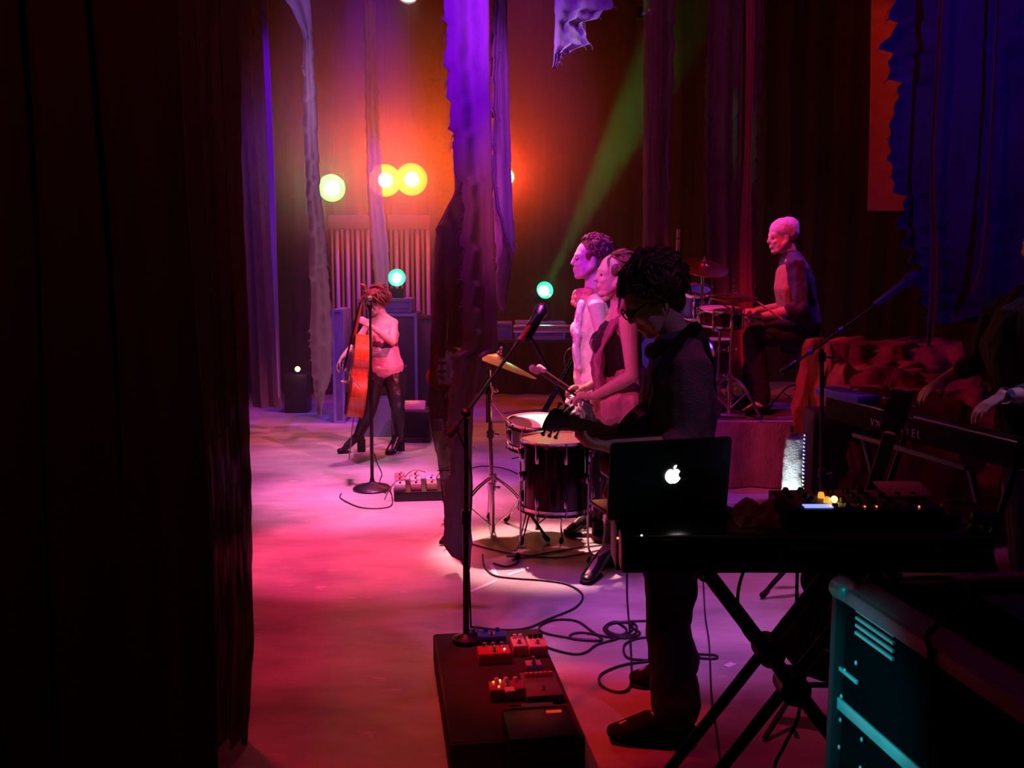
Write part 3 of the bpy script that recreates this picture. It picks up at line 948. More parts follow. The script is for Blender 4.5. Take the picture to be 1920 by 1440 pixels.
J['hdR'] = V((-1, -.25, .12)); J['hnR'] = V((0, -0.3, -1)); J['hcR'] = (0.7, .85, .9, 1.0)
J['hdL'] = V((-1, .15, .1)); J['hnL'] = V((0, 0.3, -1)); J['hcL'] = (1.0,) * 4; J['hsL'] = -1
W2 = J
t = thing('person', 'person with pinned-up hair and long pink scarf, holding two mallets', 'person', (J['pelvis'].x, Y2, 0))
mb = MB(); body_shapes(mb, J, 1.06, True); mb.fuse('body', skin, t, 0.0065, 3)
eyes(t, J['head'], J['face'], J['up'])
hair_locks(t, J['head'], J['face'], J['up'], mat('light_brown_hair', (0.22, 0.11, 0.08), 0.45, var=0.4, vscale=30), 1.0, 120, 0.07, 5, up=0.0, back=1.2, base=(0.080, 0.092, 0.083), front=0.5, thick=0.008)
f_, u_, r_ = hframe(J['face'], J['up'])
mb = MB()
for a in range(9):
    an_ = a * 2 * math.pi / 9
    cc = J['head'] + f_ * -0.105 + u_ * 0.075
    mb.tube(bez([cc + (r_ * math.cos(an_) + u_ * math.sin(an_)) * .012, cc + (r_ * math.cos(an_ + .6) + u_ * math.sin(an_ + .6)) * .038 - f_ * .02, cc + (r_ * math.cos(an_ + 1.3) + u_ * math.sin(an_ + 1.3)) * .03 - f_ * .04], 3), 0.014, 7)
mb.build('hair_bun', MATS['light_brown_hair'], t)
tank = mat('black_tank_top', (0.03, 0.015, 0.03), 0.8, bump=0.3, bscale=100)
mb = MB(); tp = torso_pts(J, 1.06, 0.010, True); mb.limb(tp[1:4] + [(tp[3][0].lerp(tp[4][0], .3), tp[3][1] * .98, tp[3][2])], V((0.17, 1, 0)), 20)
mb.ell(J['chest'] + V((-0.080, -.07, 0)), (0.074, 0.074, 0.074)); mb.ell(J['chest'] + V((-0.080, .07, 0)), (0.074, 0.074, 0.074))
mb.fuse('tank_top', tank, t, 0.009, 3, wrinkle=(0.004, 30))
pinkc = mat('pink_jersey', (0.80, 0.36, 0.42), 0.9, bump=0.4, bscale=90)
mb = MB()
mb.limb([(P(1170, 710, Y2), .165, .130), (P(1170, 742, Y2), .215, .175), (P(1174, 772, Y2), .205, .175), (P(1178, 796, Y2), .13, .11)], V((0, 1, 0)), 20)
mb.fuse('bunched_shirt', pinkc, t, 0.009, 2, wrinkle=(0.016, 18))
mb = MB()
for yy, o in ((-.075, 6), (.06, 0)):
    mb.limb([(q, .075, .024) for q in bez([P(1166 + o, 590, Y2 + yy), P(1136 + o, 622, Y2 + yy - .02), P(1118 + o, 670, Y2 + yy - .02), P(1122 + o, 735, Y2 + yy), P(1136 + o, 768, Y2 + yy)], 4)], V((0, 1, 0)), 14)
mb.limb([(P(1168, 578, Y2 - .10), .05, .03), (P(1178, 574, Y2), .06, .035), (P(1168, 576, Y2 + .1), .05, .03)], V((0, 0, 1)), 12)
mb.fuse('scarf', mat('mauve_scarf', (0.42, 0.16, 0.26), 0.95, bump=0.6, bscale=60, var=0.25, vscale=14, stretch=(1, 1, .25)), t, 0.008, 2, wrinkle=(0.016, 22))
mb = MB(); trousers_shapes(mb, J, 0.96, 0.008, fem=True); mb.fuse('leggings', blkcloth, t, 0.008, 3, wrinkle=(0.006, 25))
for s in 'LR':
    shoe(t, J['an' + s], J['to' + s], boot, 0.95, 0.06, J['kn' + s].lerp(J['an' + s], .4), name='boot')
MB().ell(J['head'] + r_ * (-.078 if r_.y > 0 else .078) + u_ * -.045 - f_ * .008, (.006,) * 3).build('earring', chrome, t)

# ================= guitarist, close, head bowed
Y3 = 3.45
J = dict(head=P(1222, 562, Y3 - .02), face=V((-0.86, -0.18, -0.52)).normalized(), up=V((-0.5, 0.0, 0.85)), neck=P(1272, 640, Y3), chest=P(1270, 745, Y3), pelvis=P(1272, 975, Y3),
         shR=P(1255, 672, Y3 + .17), shL=P(1292, 690, Y3 - .17), elR=P(1285, 850, Y3 + .2), elL=P(1292, 842, Y3 - .22), wrR=P(1180, 900, Y3 + .05), wrL=P(1148, 838, Y3 - .36),
         hpR=P(1262, 985, Y3 + .09), hpL=P(1262, 985, Y3 - .09), knR=P(1252, 1160, Y3 + .15), knL=P(1254, 1175, Y3 - .10), anR=G(1272, 1290) + V((0, 0, .10)), anL=G(1268, 1392) + V((0, 0, .10)))
J['toR'] = J['anR'] + V((-0.135, .03, -.07)); J['toL'] = J['anL'] + V((-0.185, .02, -.07))
J['hdL'] = V((-1, -.15, .18)); J['hnL'] = V((0.1, .3, 1)); J['hcL'] = (0.75, .8, .8, .8); J['hsL'] = 1; J['htL'] = 0.6
J['hdR'] = V((-1, -.3, -.2)); J['hnR'] = V((0, -.6, -.6)); J['hcR'] = (.95,) * 4
MAN = J
t = thing('person', 'person in a dark shirt with head bowed, playing a guitar behind the open laptop', 'person', (J['pelvis'].x, Y3, 0))
mb = MB(); body_shapes(mb, J, 1.04); mb.fuse('body', skin, t, 0.007, 3)
eyes(t, J['head'], J['face'], J['up'], 1.04)
hair_locks(t, J['head'], J['face'], J['up'], darkhair, 1.06, 330, 0.062, 8, curl=0.5, up=0.12, base=(0.093, 0.103, 0.092), front=0.62, thick=0.010)
glasses(t, J['head'], J['face'], J['up'], 1.04)
shirtm = mat('charcoal_shirt', (0.13, 0.11, 0.16), 0.95, bump=0.5, bscale=140, var=0.15, vscale=30)
mb = MB(); tp = torso_pts(J, 1.04, 0.022)
mb.limb([(tp[0][0] + V((0, 0, -.03)), tp[0][1], tp[0][2])] + tp[1:], V((0.1, 1, 0)), 22)
for s in 'LR':
    sh, el = J['sh' + s], J['el' + s]
    mb.limb([(J['neck'].lerp(sh, 0.5), 0.07), (sh, 0.080), (sh.lerp(el, 0.5), 0.077), (el.lerp(sh, 0.03), 0.072)])
    mb.limb([(el, 0.072), (el.lerp(J['wr' + s], .25), .062)])
mb.fuse('shirt', shirtm, t, 0.009, 3, wrinkle=(0.011, 13))
mb = MB()
cc = J['neck'] + V((-.0, 0, -.005))
mb.tube([cc + V((math.cos(a) * .085 - .01, math.sin(a) * .10, -.03 * math.cos(a) * -1 + .015 * math.sin(2 * a))) for a in [i * math.pi / 10 for i in range(20)]], .026, 9, closed=True)
mb.fuse('collar', mat('black_collar', (.02, .018, .022), .9, bump=.3), t, .008, 2, wrinkle=(.006, 25))
jeans = mat('black_denim', (0.012, 0.012, 0.018), 0.85, bump=0.4, bscale=150)
mb = MB(); trousers_shapes(mb, J, 1.04, 0.018, flare=0.03, to_ankle=0.93); mb.fuse('jeans', jeans, t, 0.009, 3, wrinkle=(0.012, 14))
for s in 'LR':
    shoe(t, J['an' + s], J['to' + s], mat('dark_shoe', (0.010, 0.008, 0.009), .85, spec=.2), 1.15, 0.0)
strapb = MB()
sp = [P(1180, 905, Y3 - .17), P(1205, 800, Y3 - .175), P(1240, 700, Y3 - .2), P(1290, 622, Y3 - .16), P(1318, 640, Y3 + .02), P(1335, 740, Y3 + .15), P(1325, 860, Y3 + .2)]
for q0 in [bez(sp, 6)]:
    strapb.limb([(q, .028, .004) for q in q0], V((0.3, 0, 1)), 8)
strap_pts = sp

# ================= cellist, far left of the players
Yc = 8.4
k = 0.94
J = dict(head=P(702, 566, Yc), face=V((-0.86, -0.35, -0.38)).normalized(), up=V((-0.25, -0.1, 1)), neck=P(716, 594, Yc), chest=P(719, 625, Yc), pelvis=P(721, 690, Yc + .02),
         shR=P(697, 604, Yc + .04), shL=P(738, 606, Yc - .02), elR=P(662, 650, Yc - .02), elL=P(736, 642, Yc - .22), wrR=P(641, 672, Yc - .20), wrL=P(696, 612, Yc - .30),
         hpR=P(706, 700, Yc), hpL=P(736, 700, Yc), knR=P(693, 768, Yc - .05), knL=P(746, 766, Yc - .1), anR=G(676, 842) + V((0, 0, .13)), anL=G(750, 842) + V((0, 0, .13)))
J['anR'].y = Yc - .02; J['anL'].y = Yc + .0
J['toR'] = J['anR'] + V((-0.13, -.06, -.105)); J['toL'] = J['anL'] + V((-0.06, -.12, -.105))
J['hdR'] = V((-.6, -.1, -1)); J['hnR'] = V((.6, -.1, -.4)); J['hcR'] = (.55,) * 4
J['hdL'] = V((-1, -.1, .75)); J['hnL'] = V((-.3, .6, -.3)); J['hcL'] = (.35, .4, .45, .5); J['hsL'] = -1
CEL = J
t = thing('person', 'person in a strapless pink top and black leggings playing the cello', 'person', (J['pelvis'].x, Yc, 0))
mb = MB(); body_shapes(mb, J, k, True); mb.fuse('body', skin, t, 0.008, 2)
eyes(t, J['head'], J['face'], J['up'], k)
hair_locks(t, J['head'], J['face'], J['up'], mat('red_brown_hair', (0.22, 0.07, 0.04), 0.5, var=0.3), k, 120, 0.10, 12, up=0.0, back=0.5, base=(0.086, 0.096, 0.086), front=0.6, thick=0.010)
hf, hu, hr = hframe(J['face'], J['up'])
mb = MB()
hc = J['head'] + (hu * .085 - hf * .01) * k
mb.lathe([(.10, -.012), (.104, 0), (.085, .012), (.07, .034), (.03, .045), (.001, .047)], hc, hu + hf * .15, 24)
mb.limb([(hc + hf * .07, .07, .008), (hc + hf * .125 - hu * .015, .05, .006)], hr, 12)
mb.build('cap', mat('red_cap', (.35, .05, .03), .5, bump=.2), t)
cami = mat('pleated_camisole', (0.80, 0.45, 0.55), 0.8, bump=0.9, bscale=40, stretch=(.3, .3, 4))
mb = MB()
cs = V((1, -.15, 0)).normalized()
mb.limb([(P(718, 626, Yc), .142, .122), (P(719, 645, Yc), .125, .105), (P(720, 668, Yc), .140, .115), (P(722, 686, Yc + .01), .168, .13)], cs, 22)
mb.fuse('camisole', cami, t, 0.009, 2, wrinkle=(0.005, 40))
MB().limb([(P(719, 640, Yc), .130, .112), (P(719, 648, Yc), .130, .110)], cs, 20).build('belt', mat('belt_dark', (.10, .02, .05), .6), t)
mb = MB(); trousers_shapes(mb, J, k, 0.006, fem=True); mb.fuse('leggings', blkcloth, t, 0.009, 2, wrinkle=(.004, 30))
for s in 'LR':
    shoe(t, J['an' + s], J['to' + s], boot, 0.95, 0.10, J['kn' + s].lerp(J['an' + s], .45), name='boot')

# ================= drummer seated on the riser
Yd = 7.5
RZ = 0.49
J = dict(head=P(1466, 444, Yd), face=V((-1, -0.12, -0.12)).normalized(), up=V((-0.1, 0, 1)), neck=P(1482, 482, Yd), chest=P(1492, 530, Yd), pelvis=P(1504, 612, Yd),
         shR=P(1480, 492, Yd + .19), shL=P(1492, 497, Yd - .19), elR=P(1480, 575, Yd + .26), elL=P(1502, 578, Yd - .26), wrR=P(1420, 582, Yd + .06), wrL=P(1432, 592, Yd - .24),
         hpR=P(1496, 622, Yd + .09), hpL=P(1496, 624, Yd - .09), knR=P(1416, 622, Yd + .22), knL=P(1412, 630, Yd - .18), anR=V((0, 0, 0)), anL=V((0, 0, 0)))
a_ = P(1432, 752, Yd - .22); J['anL'] = V((a_.x, Yd - .22, RZ + .10)); a_ = P(1405, 745, Yd + .25); J['anR'] = V((a_.x, Yd + .25, RZ + .10))
J['toR'] = J['anR'] + V((-0.15, 0, -.075)); J['toL'] = J['anL'] + V((-0.15, -.02, -.075))
J['waist'] = P(1502, 572, Yd)
J['hdR'] = V((-1, -.1, .0)); J['hnR'] = V((0, 0, -1)); J['hcR'] = (1.0,) * 4
J['hdL'] = V((-1, .0, .05)); J['hnL'] = V((0, 0, -1)); J['hcL'] = (1.0,) * 4; J['hsL'] = -1
DRM = J
t = thing('person', 'person in a pale knit beanie seated behind the drum kit', 'person', (J['pelvis'].x, Yd, RZ))
mb = MB(); body_shapes(mb, J, 1.10); mb.fuse('body', skin, t, 0.008, 2)
eyes(t, J['head'], J['face'], J['up'], 1.10)
f_, u_, r_ = hframe(J['face'], J['up'])
B_ = basis(f_, u_, r_)
mb = MB()
mb.ell(J['head'] + f_ * -.024 + u_ * .052, (.096, .114, .090), B_, 28, 18)
mb.ell(J['head'] + f_ * -.055 + u_ * .075, (.080, .084, .070), B_, 20, 14)
mb.ell(J['head'] + f_ * -.050 + u_ * .030, (.092, .085, .075), B_, 20, 14)
mb.fuse('beanie', mat('grey_knit', (.72, .66, .72), .95, bump=.8, bscale=110), t, .007, 2, wrinkle=(.004, 30))
dshirt = mat('dark_baseball_shirt', (0.06, 0.05, 0.09), .9, bump=.3)
mb = MB(); tp = torso_pts(J, 1.10, 0.022); mb.limb(tp[1:] , V((0.1, 1, 0)), 22)
for s in 'LR':
    sh, el = J['sh' + s], J['el' + s]
    mb.limb([(J['neck'].lerp(sh, .5), .065), (sh, .074), (sh.lerp(el, .6), .064), (el, .055)])
    mb.limb([(el, .055), (el.lerp(J['wr' + s], .35), .048)])
mb.fuse('shirt', dshirt, t, .009, 3, wrinkle=(.012, 14))
mb = MB()
mb.limb([(P(1470, 508, Yd - .06), .12, .05), (P(1467, 540, Yd - .08), .145, .055), (P(1474, 578, Yd - .06), .14, .055)], V((0, 1, 0)), 16)
mb.fuse('shirt_front', mat('orange_lit_cloth', (.45, .22, .12), .9, bump=.3), t, .009, 2, wrinkle=(.005, 20))  # orange light on the shirt front put into the cloth's colour
mb = MB(); trousers_shapes(mb, J, 1.1, .014); mb.fuse('jeans', mat('dark_jeans', (.03, .02, .035), .85, bump=.4), t, .009, 3, wrinkle=(.010, 16))
for s in 'LR':
    shoe(t, J['an' + s], J['to' + s], MATS['dark_shoe'], 1.0, 0.0)

# ================= keyboard player at the right edge
Yk = 4.35
J = dict(head=P(1958, 470, Yk), face=V((-0.9, -0.25, -0.35)).normalized(), up=V((-0.3, 0, 1)), neck=P(1935, 560, Yk), chest=P(1902, 640, Yk), pelvis=P(1935, 830, Yk),
         shR=P(1870, 592, Yk + .19), shL=P(1945, 600, Yk - .19), elR=P(1845, 672, Yk + .2), elL=P(1960, 740, Yk - .22), wrR=P(1768, 712, 4.60), wrL=P(1880, 742, 4.02),
         hpR=P(1925, 850, Yk + .09), hpL=P(1935, 850, Yk - .09), knR=P(1920, 1010, Yk + .12), knL=P(1930, 1010, Yk - .12))
for s, dy in (('R', .12), ('L', -.12)):
    q = J['kn' + s]; J['an' + s] = V((q.x + .03, q.y, .10)); J['to' + s] = J['an' + s] + V((-.16, 0, -.075))
J['hdR'] = V((-.75, -.05, -.50)); J['hnR'] = V((-.3, 0, -1)); J['hcR'] = (.30, .32, .32, .3)
J['hdL'] = V((-.80, -.05, -.45)); J['hnL'] = V((-.3, 0, -1)); J['hcL'] = (.38, .36, .34, .34); J['hsL'] = -1
KEY = J
t = thing('person', 'person in black with rolled sleeves and a wristwatch, hands on the long keyboard', 'person', (J['pelvis'].x, Yk, 0))
mb = MB(); body_shapes(mb, J, 1.02); mb.fuse('body', skin, t, 0.006, 3)
eyes(t, J['head'], J['face'], J['up'])
hair_locks(t, J['head'], J['face'], J['up'], darkhair, 1.05, 120, 0.06, 15)
bs_ = mat('black_shirt', (.015, .014, .02), .92, bump=.4)
mb = MB(); tp = torso_pts(J, 1.02, .03); mb.limb([(tp[0][0] + V((0, 0, -.05)), tp[0][1], tp[0][2])] + tp[1:], V((.4, 1, 0)), 22)
for s in 'LR':
    sh, el, wr = J['sh' + s], J['el' + s], J['wr' + s]
    mb.limb([(J['neck'].lerp(sh, .5), .07), (sh, .080), (sh.lerp(el, .6), .070), (el, .060)])
    mb.limb([(el, .060), (el.lerp(wr, .42), .047)])
mb.fuse('shirt', bs_, t, .009, 3, wrinkle=(.014, 13))
for s in 'LR':
    el, wr = J['el' + s], J['wr' + s]
    mb = MB(); mb.limb([(el.lerp(wr, .38), .052), (el.lerp(wr, .50), .050)], None, 18)
    mb.fuse('rolled_cuff', mat('cuff_cloth', (.10, .10, .16), .9, bump=.3), t, .006, 1, wrinkle=(.005, 30))
mb = MB(); trousers_shapes(mb, J, 1.0, .015); mb.fuse('trousers', jeans, t, .01, 3)
for s in 'LR':
    shoe(t, J['an' + s], J['to' + s], MATS['dark_shoe'], 1.1, 0.0)
wd = (J['wrL'] - J['elL']).normalized()
wc = J['wrL'] - wd * .012
w1, w2 = frame(wd)
wt = MB()
wt.tube([wc + (w1 * math.cos(a) + w2 * math.sin(a)) * .031 for a in [i * math.pi / 12 for i in range(24)]], .006, 8, closed=True)
wo = wt.build('watch_strap', chrome, t)
nrm = V((-0.1, -1, .35)); nrm = (nrm - wd * nrm.dot(wd)).normalized()
MB().lathe([(.019, -.004), (.021, 0), (.021, .006), (.018, .009), (.001, .009)], wc + nrm * .028, nrm, 24).build('watch_face', mat('watch_blue', (.35, .4, .8), .15, .6), t)

# ---------------------------------------------------------------- drums, stands, cymbals
def tripod(parent, foot, top, r=0.011, spread=0.30, hub=0.30, a0=0.4, m=None, legr=0.007, joints=(0.45, 0.75)):
    """floor stand: legs with rubber feet, tubes and clamps; foot and top are world points"""
    m = m or chrome
    foot, top = V(foot), V(top)
    MB().cyl(foot + V((0, 0, .02)), foot.lerp(top, joints[0]), r * 1.25, seg=14).build('lower_tube', m, parent)
    MB().cyl(foot.lerp(top, joints[0] - .03), top, r, seg=14).build('upper_tube', m, parent)
    for j in joints:
        c = foot.lerp(top, j)
        b = MB()
        b.cyl(c - V((0, 0, .022)), c + V((0, 0, .022)), r * 1.9, seg=14)
        b.cyl(c, c + V((.035, -.02, 0)), .005, seg=8)
        b.ell(c + V((.040, -.023, 0)), (.014, .006, .010))
        b.build('clamp', m, parent)
    MB().cyl(foot + V((0, 0, hub - .03)), foot + V((0, 0, hub + .02)), r * 1.9, seg=14).build('leg_collar', m, parent)
    for i in range(3):
        a = a0 + i * 2 * math.pi / 3
        e = foot + V((math.cos(a) * spread, math.sin(a) * spread, .02))
        hb = foot + V((math.cos(a) * .016, math.sin(a) * .016, hub))
        side = V((-math.sin(a), math.cos(a), 0)) * .011
        b = MB()
        for s in (-1, 1):
            b.tube(bez([hb + side * s, hb.lerp(e, .4) + V((0, 0, .045)) + side * s, e + side * s * .7], 5), legr * .75, 8)
        b.tube([foot + V((0, 0, .05)), hb.lerp(e, .5) + V((0, 0, .03))], legr * .7, 6)
        lg = b.build('leg', m, parent)
        MB().limb([(e - (hb - e).normalized() * -.03, .013), (e, .016)], None, 10).build('rubber_foot', rubber, lg)


def cymbal(name_label, c, r, nrm, m, group=None, stand=None, ref=None, bell=0.2):
    t = thing('cymbal', name_label, 'cymbal', c, group)
    nrm = V(nrm).normalized()
    pr = []
    for i in range(14):
        q = i / 13
        rr = r * (1 - q)
        h = r * 0.13 * (1 - (rr / r) ** 1.6)
        if rr < r * bell:
            h = r * 0.13 * (1 - bell ** 1.6) + r * .10 * math.cos(rr / (r * bell) * math.pi / 2)
        pr.append((max(rr, .004), h))
    top = [(a, h + .0015) for a, h in pr]
    bot = [(a, h - .0015) for a, h in reversed(pr)]
    MB().lathe(bot + top, c, nrm, 56, cap=False).build('bronze_disc', m, t, angle=60)
    hh = r * .13 + r * .10
    b = MB()
    b.lathe([(.018, hh - .0), (.020, hh + .008), (.012, hh + .012), (.008, hh + .03), (.010, hh + .034), (.004, hh + .05)], c, nrm, 14)
    b.build('wing_nut', chrome, t)
    return t


mat('maple', (.55, .33, .16), .35)
bronze = mat('bronze', (0.75, 0.42, 0.18), 0.28, 1.0, var=0.15, vscale=3)
sh_black = mat('black_lacquer', (0.006, 0.005, 0.007), 0.12, coat=0.6)
sh_blue = mat('blue_lacquer', (0.02, 0.05, 0.55), 0.18, coat=0.6)
drumhead = mat('drum_head', (0.75, 0.72, 0.68), 0.5, var=0.05, bump=0.1)


def drum(t, c, axis, r, h, shell, nl=6, hoop=chrome, headm=drumhead, a0=0.3, two=True):
    """drum parts; c = centre, axis unit towards the batter head"""
    axis = V(axis).normalized()
    c = V(c)
    s, q = frame(axis)
    lo, hi = -h / 2, h / 2
    MB().lathe([(r * .97, lo), (r, lo), (r, hi), (r * .97, hi)], c, axis, 48, cap=False).build('shell', shell, t)
    for z, e in ((hi, 1), (lo, -1)):
        MB().lathe([(.001, z + .004 * e), (r * 1.0, z + .004 * e), (r * 1.0, z - .003 * e)], c, axis, 48, cap=False).build('drum_head', headm, t)
        ho = MB().lathe([(r * 1.01, z - .020 * e), (r * 1.045, z - .020 * e), (r * 1.035, z - .008 * e), (r * 1.035, z + .010 * e), (r * 1.05, z + .014 * e), (r * 1.01, z + .014 * e), (r * 1.01, z - .02 * e)], c, axis, 48, cap=False).build('hoop', hoop, t)
    for i in range(nl):
        a = a0 + i * 2 * math.pi / nl
        d = s * math.cos(a) + q * math.sin(a)
        for z, e in ((hi, 1), (lo, -1)):
            b = MB()
            b.cyl(c + d * (r + .022) + axis * (z + .012 * e), c + d * (r + .018) + axis * (z - .07 * e), .004, seg=8)
            b.limb([(c + d * (r + .010) + axis * (z - .05 * e), .013, .012), (c + d * (r + .008) + axis * (z - .095 * e), .011, .010)], d.cross(axis), 10)
            b.build('lug', chrome, t)


# floor tom in the bright patch
fc = P(1044, 888, 5.35)
ftr = .198
top_z, bot_z = P(1044, 824, 5.35).z, P(1044, 950, 5.35).z
t = thing('floor_tom', 'black floor tom drum on three chrome legs beside the singers', 'drum', (fc.x, 5.35, 0))
cz = (top_z + bot_z) / 2
drum(t, (fc.x, 5.35, cz), (0, 0, 1), ftr, top_z - bot_z, sh_black, 8, a0=.2, headm=mat('shaded_head', (.16, .05, .05), .4))  # shade and red reflection put into the head's colour
for i in range(3):
    a = R(200 + i * 120)
    d = V((math.cos(a), math.sin(a), 0))
    c0 = V((fc.x, 5.35, 0))
    b = MB()
    b.tube(bez([c0 + d * (ftr + .02) + V((0, 0, cz + .08)), c0 + d * (ftr + .02) + V((0, 0, .12)), c0 + d * (ftr + .06) + V((0, 0, .05)), c0 + d * (ftr + .03) + V((0, 0, .02))], 5), .006, 8)
    lg = b.build('leg', chrome, t)
    MB().box(c0 + d * (ftr + .012) + V((0, 0, cz)), (.03, .03, .05), rz=a, bev=.005).build('leg_bracket', chrome, lg)
    MB().limb([(c0 + d * (ftr + .035) + V((0, 0, .03)), .013), (c0 + d * (ftr + .03) + V((0, 0, .016)), .014)]).build('rubber_foot', rubber, lg)

# snare behind it, on its own tripod
sc = P(1008, 812, 5.80)
t = thing('snare_drum', 'chrome snare drum just behind the black floor tom', 'drum', (sc.x, 5.85, 0))
drum(t, sc, (0.0, -.10, 1), .178, .14, chrome, 8)
t = thing('snare_stand', 'chrome tripod stand carrying the snare drum behind the black floor tom', 'stand', (sc.x + .0, 5.85, 0))
tripod(t, (sc.x, 5.82, 0), (sc.x, 5.82, sc.z - .10), spread=.30, hub=.26, a0=R(250))
for i in range(3):
    a = R(30 + 120 * i)
    MB().tube([V((sc.x, 5.82, sc.z - .13)), V((sc.x + math.cos(a) * .17, 5.82 + math.sin(a) * .17, sc.z - .105)), V((sc.x + math.cos(a) * .185, 5.82 + math.sin(a) * .185, sc.z - .08))], .006).build('basket_arm', chrome, t)
# little hand drum at its right
hc_ = P(1100, 812, 5.5)
t = thing('hand_drum', 'small pale hand drum clamped at the right rim of the black floor tom', 'drum', hc_)
MB().lathe([(.07, -.02), (.075, -.02), (.075, .02), (.072, .024), (.001, .024)], hc_, (0, -.12, 1), 32).build('frame', drumhead, t)
MB().tube([hc_ + V((-.06, 0, -.0)), hc_ + V((-.09, -.03, -.03))], .006).build('clamp', chrome, t)

# cymbal stand left of the tom
cb = G(924, 1004)
t = thing('cymbal_stand', 'chrome cymbal stand with spread tripod legs beside the wide torn strip', 'stand', cb)
ct = P(917, 694, cb.y)
tripod(t, cb, ct, r=.013, spread=.36, hub=.36, a0=R(215), joints=(.30, .62, .88))
MB().tube([cb.lerp(ct, .83), cb.lerp(ct, .72) + V((.09, -.03, 0)), cb.lerp(ct, .66) + V((.17, -.05, 0))], .006).build('side_arm', chrome, t)
cymbal('tilted bronze cymbal seen edge-on above the chrome tripod stand', P(929, 681, cb.y), .26, (.38, .055, 1), bronze)

# drum riser with draped front
ry0, ry1 = 7.05, 9.4
rx0, rx1 = 0.80, 4.6
wood = mat('riser_top', (.28, .24, .27), .5, var=.25, vscale=4, bump=.15)
t = thing('drum_riser', 'low black drum riser under the drum kit', 'platform', ((rx0 + rx1) / 2, (ry0 + ry1) / 2, 0))
MB().box(((rx0 + rx1) / 2, (ry0 + ry1) / 2, RZ - .03), (rx1 - rx0, ry1 - ry0, .06), bev=.006).build('deck', wood, t, smooth=False)
MB().box(((rx0 + rx1) / 2, (ry0 + ry1) / 2 + .05, (RZ - .06) / 2), (rx1 - rx0 - .1, ry1 - ry0 - .15, RZ - .06)).build('base', wallm, t, smooth=False)
burlap = mat('burlap', (.26, .16, .12), .95, bump=.7, bscale=70, var=.25, vscale=12, stretch=(1, 1, .5))
pleated('riser_skirt', rx0 - .02, 2.05, ry0 - .06, 0.01, RZ - .005, burlap, .025, .55, 'rough burlap skirt hanging over the front of the drum riser', 'cloth', seed=9)
rug = MB()
rug.box((1.75, 7.75, RZ + .006), (1.9, 1.3, .010), bev=.003)
tag(rug.build('rug', mat('dark_rug', (.10, .07, .09), .95, var=.4, vscale=9, bump=.5, bscale=150)), 'dark rug spread under the drum kit', 'rug')

# drum kit on the riser
kc = P(1262, 683, 7.75)
t = thing('bass_drum', 'blue bass drum with a chrome hoop between the singers and the guitarist', 'drum', (kc.x, kc.y, RZ))
drum(t, (kc.x + .02, kc.y, RZ + .30), (-1, -.25, 0), .28, .42, sh_blue, 8, hoop=chrome, headm=mat('blue_head', (.06, .12, .4), .35))
for s in (-1, 1):
    MB().cyl((kc.x - .1, kc.y + .22 * s, RZ + .15), (kc.x - .22, kc.y + .36 * s, RZ + .01), .008).build('spur', chrome, t)
for px_, py_, Y_, r_0, lab in ((1303, 566, 7.72, .125, 'small blue rack tom under the large cymbal'),):
    c = P(px_, py_, Y_)
    t = thing('rack_tom', lab, 'drum', c)
    drum(t, c, (-.05, -.35, 1), r_0, .20, sh_blue, 6)
    MB().cyl(c + V((0, .05, -.08)), (kc.x + .05, kc.y, RZ + .56), .011).build('mount', chrome, t)
c = P(1350, 596, 7.35)
t = thing('snare_drum', 'shallow chrome-rimmed snare drum in front of the drummer', 'drum', c)
drum(t, c, (.0, -.10, 1), .16, .12, mat('dark_shell', (.05, .012, .02), .25), 8)
t = thing('snare_stand', 'short tripod stand under the snare drum of the drummer', 'stand', (c.x, c.y, RZ))
tripod(t, (c.x, c.y, RZ + .012), (c.x, c.y, c.z - .075), spread=.22, hub=.2, a0=R(20))
c = P(1352, 662, 7.95)
t = thing('floor_tom', 'dark red floor tom half hidden behind the snare of the drummer', 'drum', (c.x, c.y, RZ))
drum(t, (c.x - .1, c.y, RZ + .34), (0, 0, 1), .19, .36, mat('red_shell', (.18, .02, .03), .2, coat=.5), 6)
for i in range(3):
    a = R(150 + 120 * i)
    MB().cyl((c.x - .1 + math.cos(a) * .20, c.y + math.sin(a) * .20, RZ + .4), (c.x - .1 + math.cos(a) * .21, c.y + math.sin(a) * .21, RZ + .015), .006).build('leg', chrome, t)

crc = P(1318, 502, 7.55)
cymbal('large bronze crash cymbal left of the drummer, the higher of his two', crc, .195, (.10, -.38, 1), bronze)
t = thing('cymbal_stand', 'tall stand carrying the large crash cymbal of the drum kit', 'stand', (crc.x, crc.y, RZ))
tripod(t, (crc.x, crc.y, RZ + .012), crc - V((0, 0, .01)), spread=.26, hub=.3, a0=R(80))
hhc = P(1375, 556, 7.2)
cymbal('upper hi-hat cymbal in front of the drummer', hhc, .175, (.06, -.03, 1), bronze)
cymbal('lower hi-hat cymbal facing up beneath the upper one', hhc - V((0, 0, .022)), .170, (-.06, .03, -1), bronze)
t = thing('hi_hat_stand', 'chrome hi-hat stand glinting red in front of the drummer', 'stand', (hhc.x, hhc.y, RZ))
tripod(t, (hhc.x - .01, hhc.y, RZ + .012), hhc - V((0, 0, .05)), r=.014, spread=.26, hub=.30, a0=R(200), legr=.010, joints=(.25, .6))
MB().cyl(hhc - V((0, 0, .06)), hhc + V((0, 0, .13)), .004).build('pull_rod', chrome, t)
MB().box((hhc.x - .04, hhc.y - .03, RZ + .03), (.10, .28, .02), rz=R(80), bev=.004).build('pedal', steel, t)
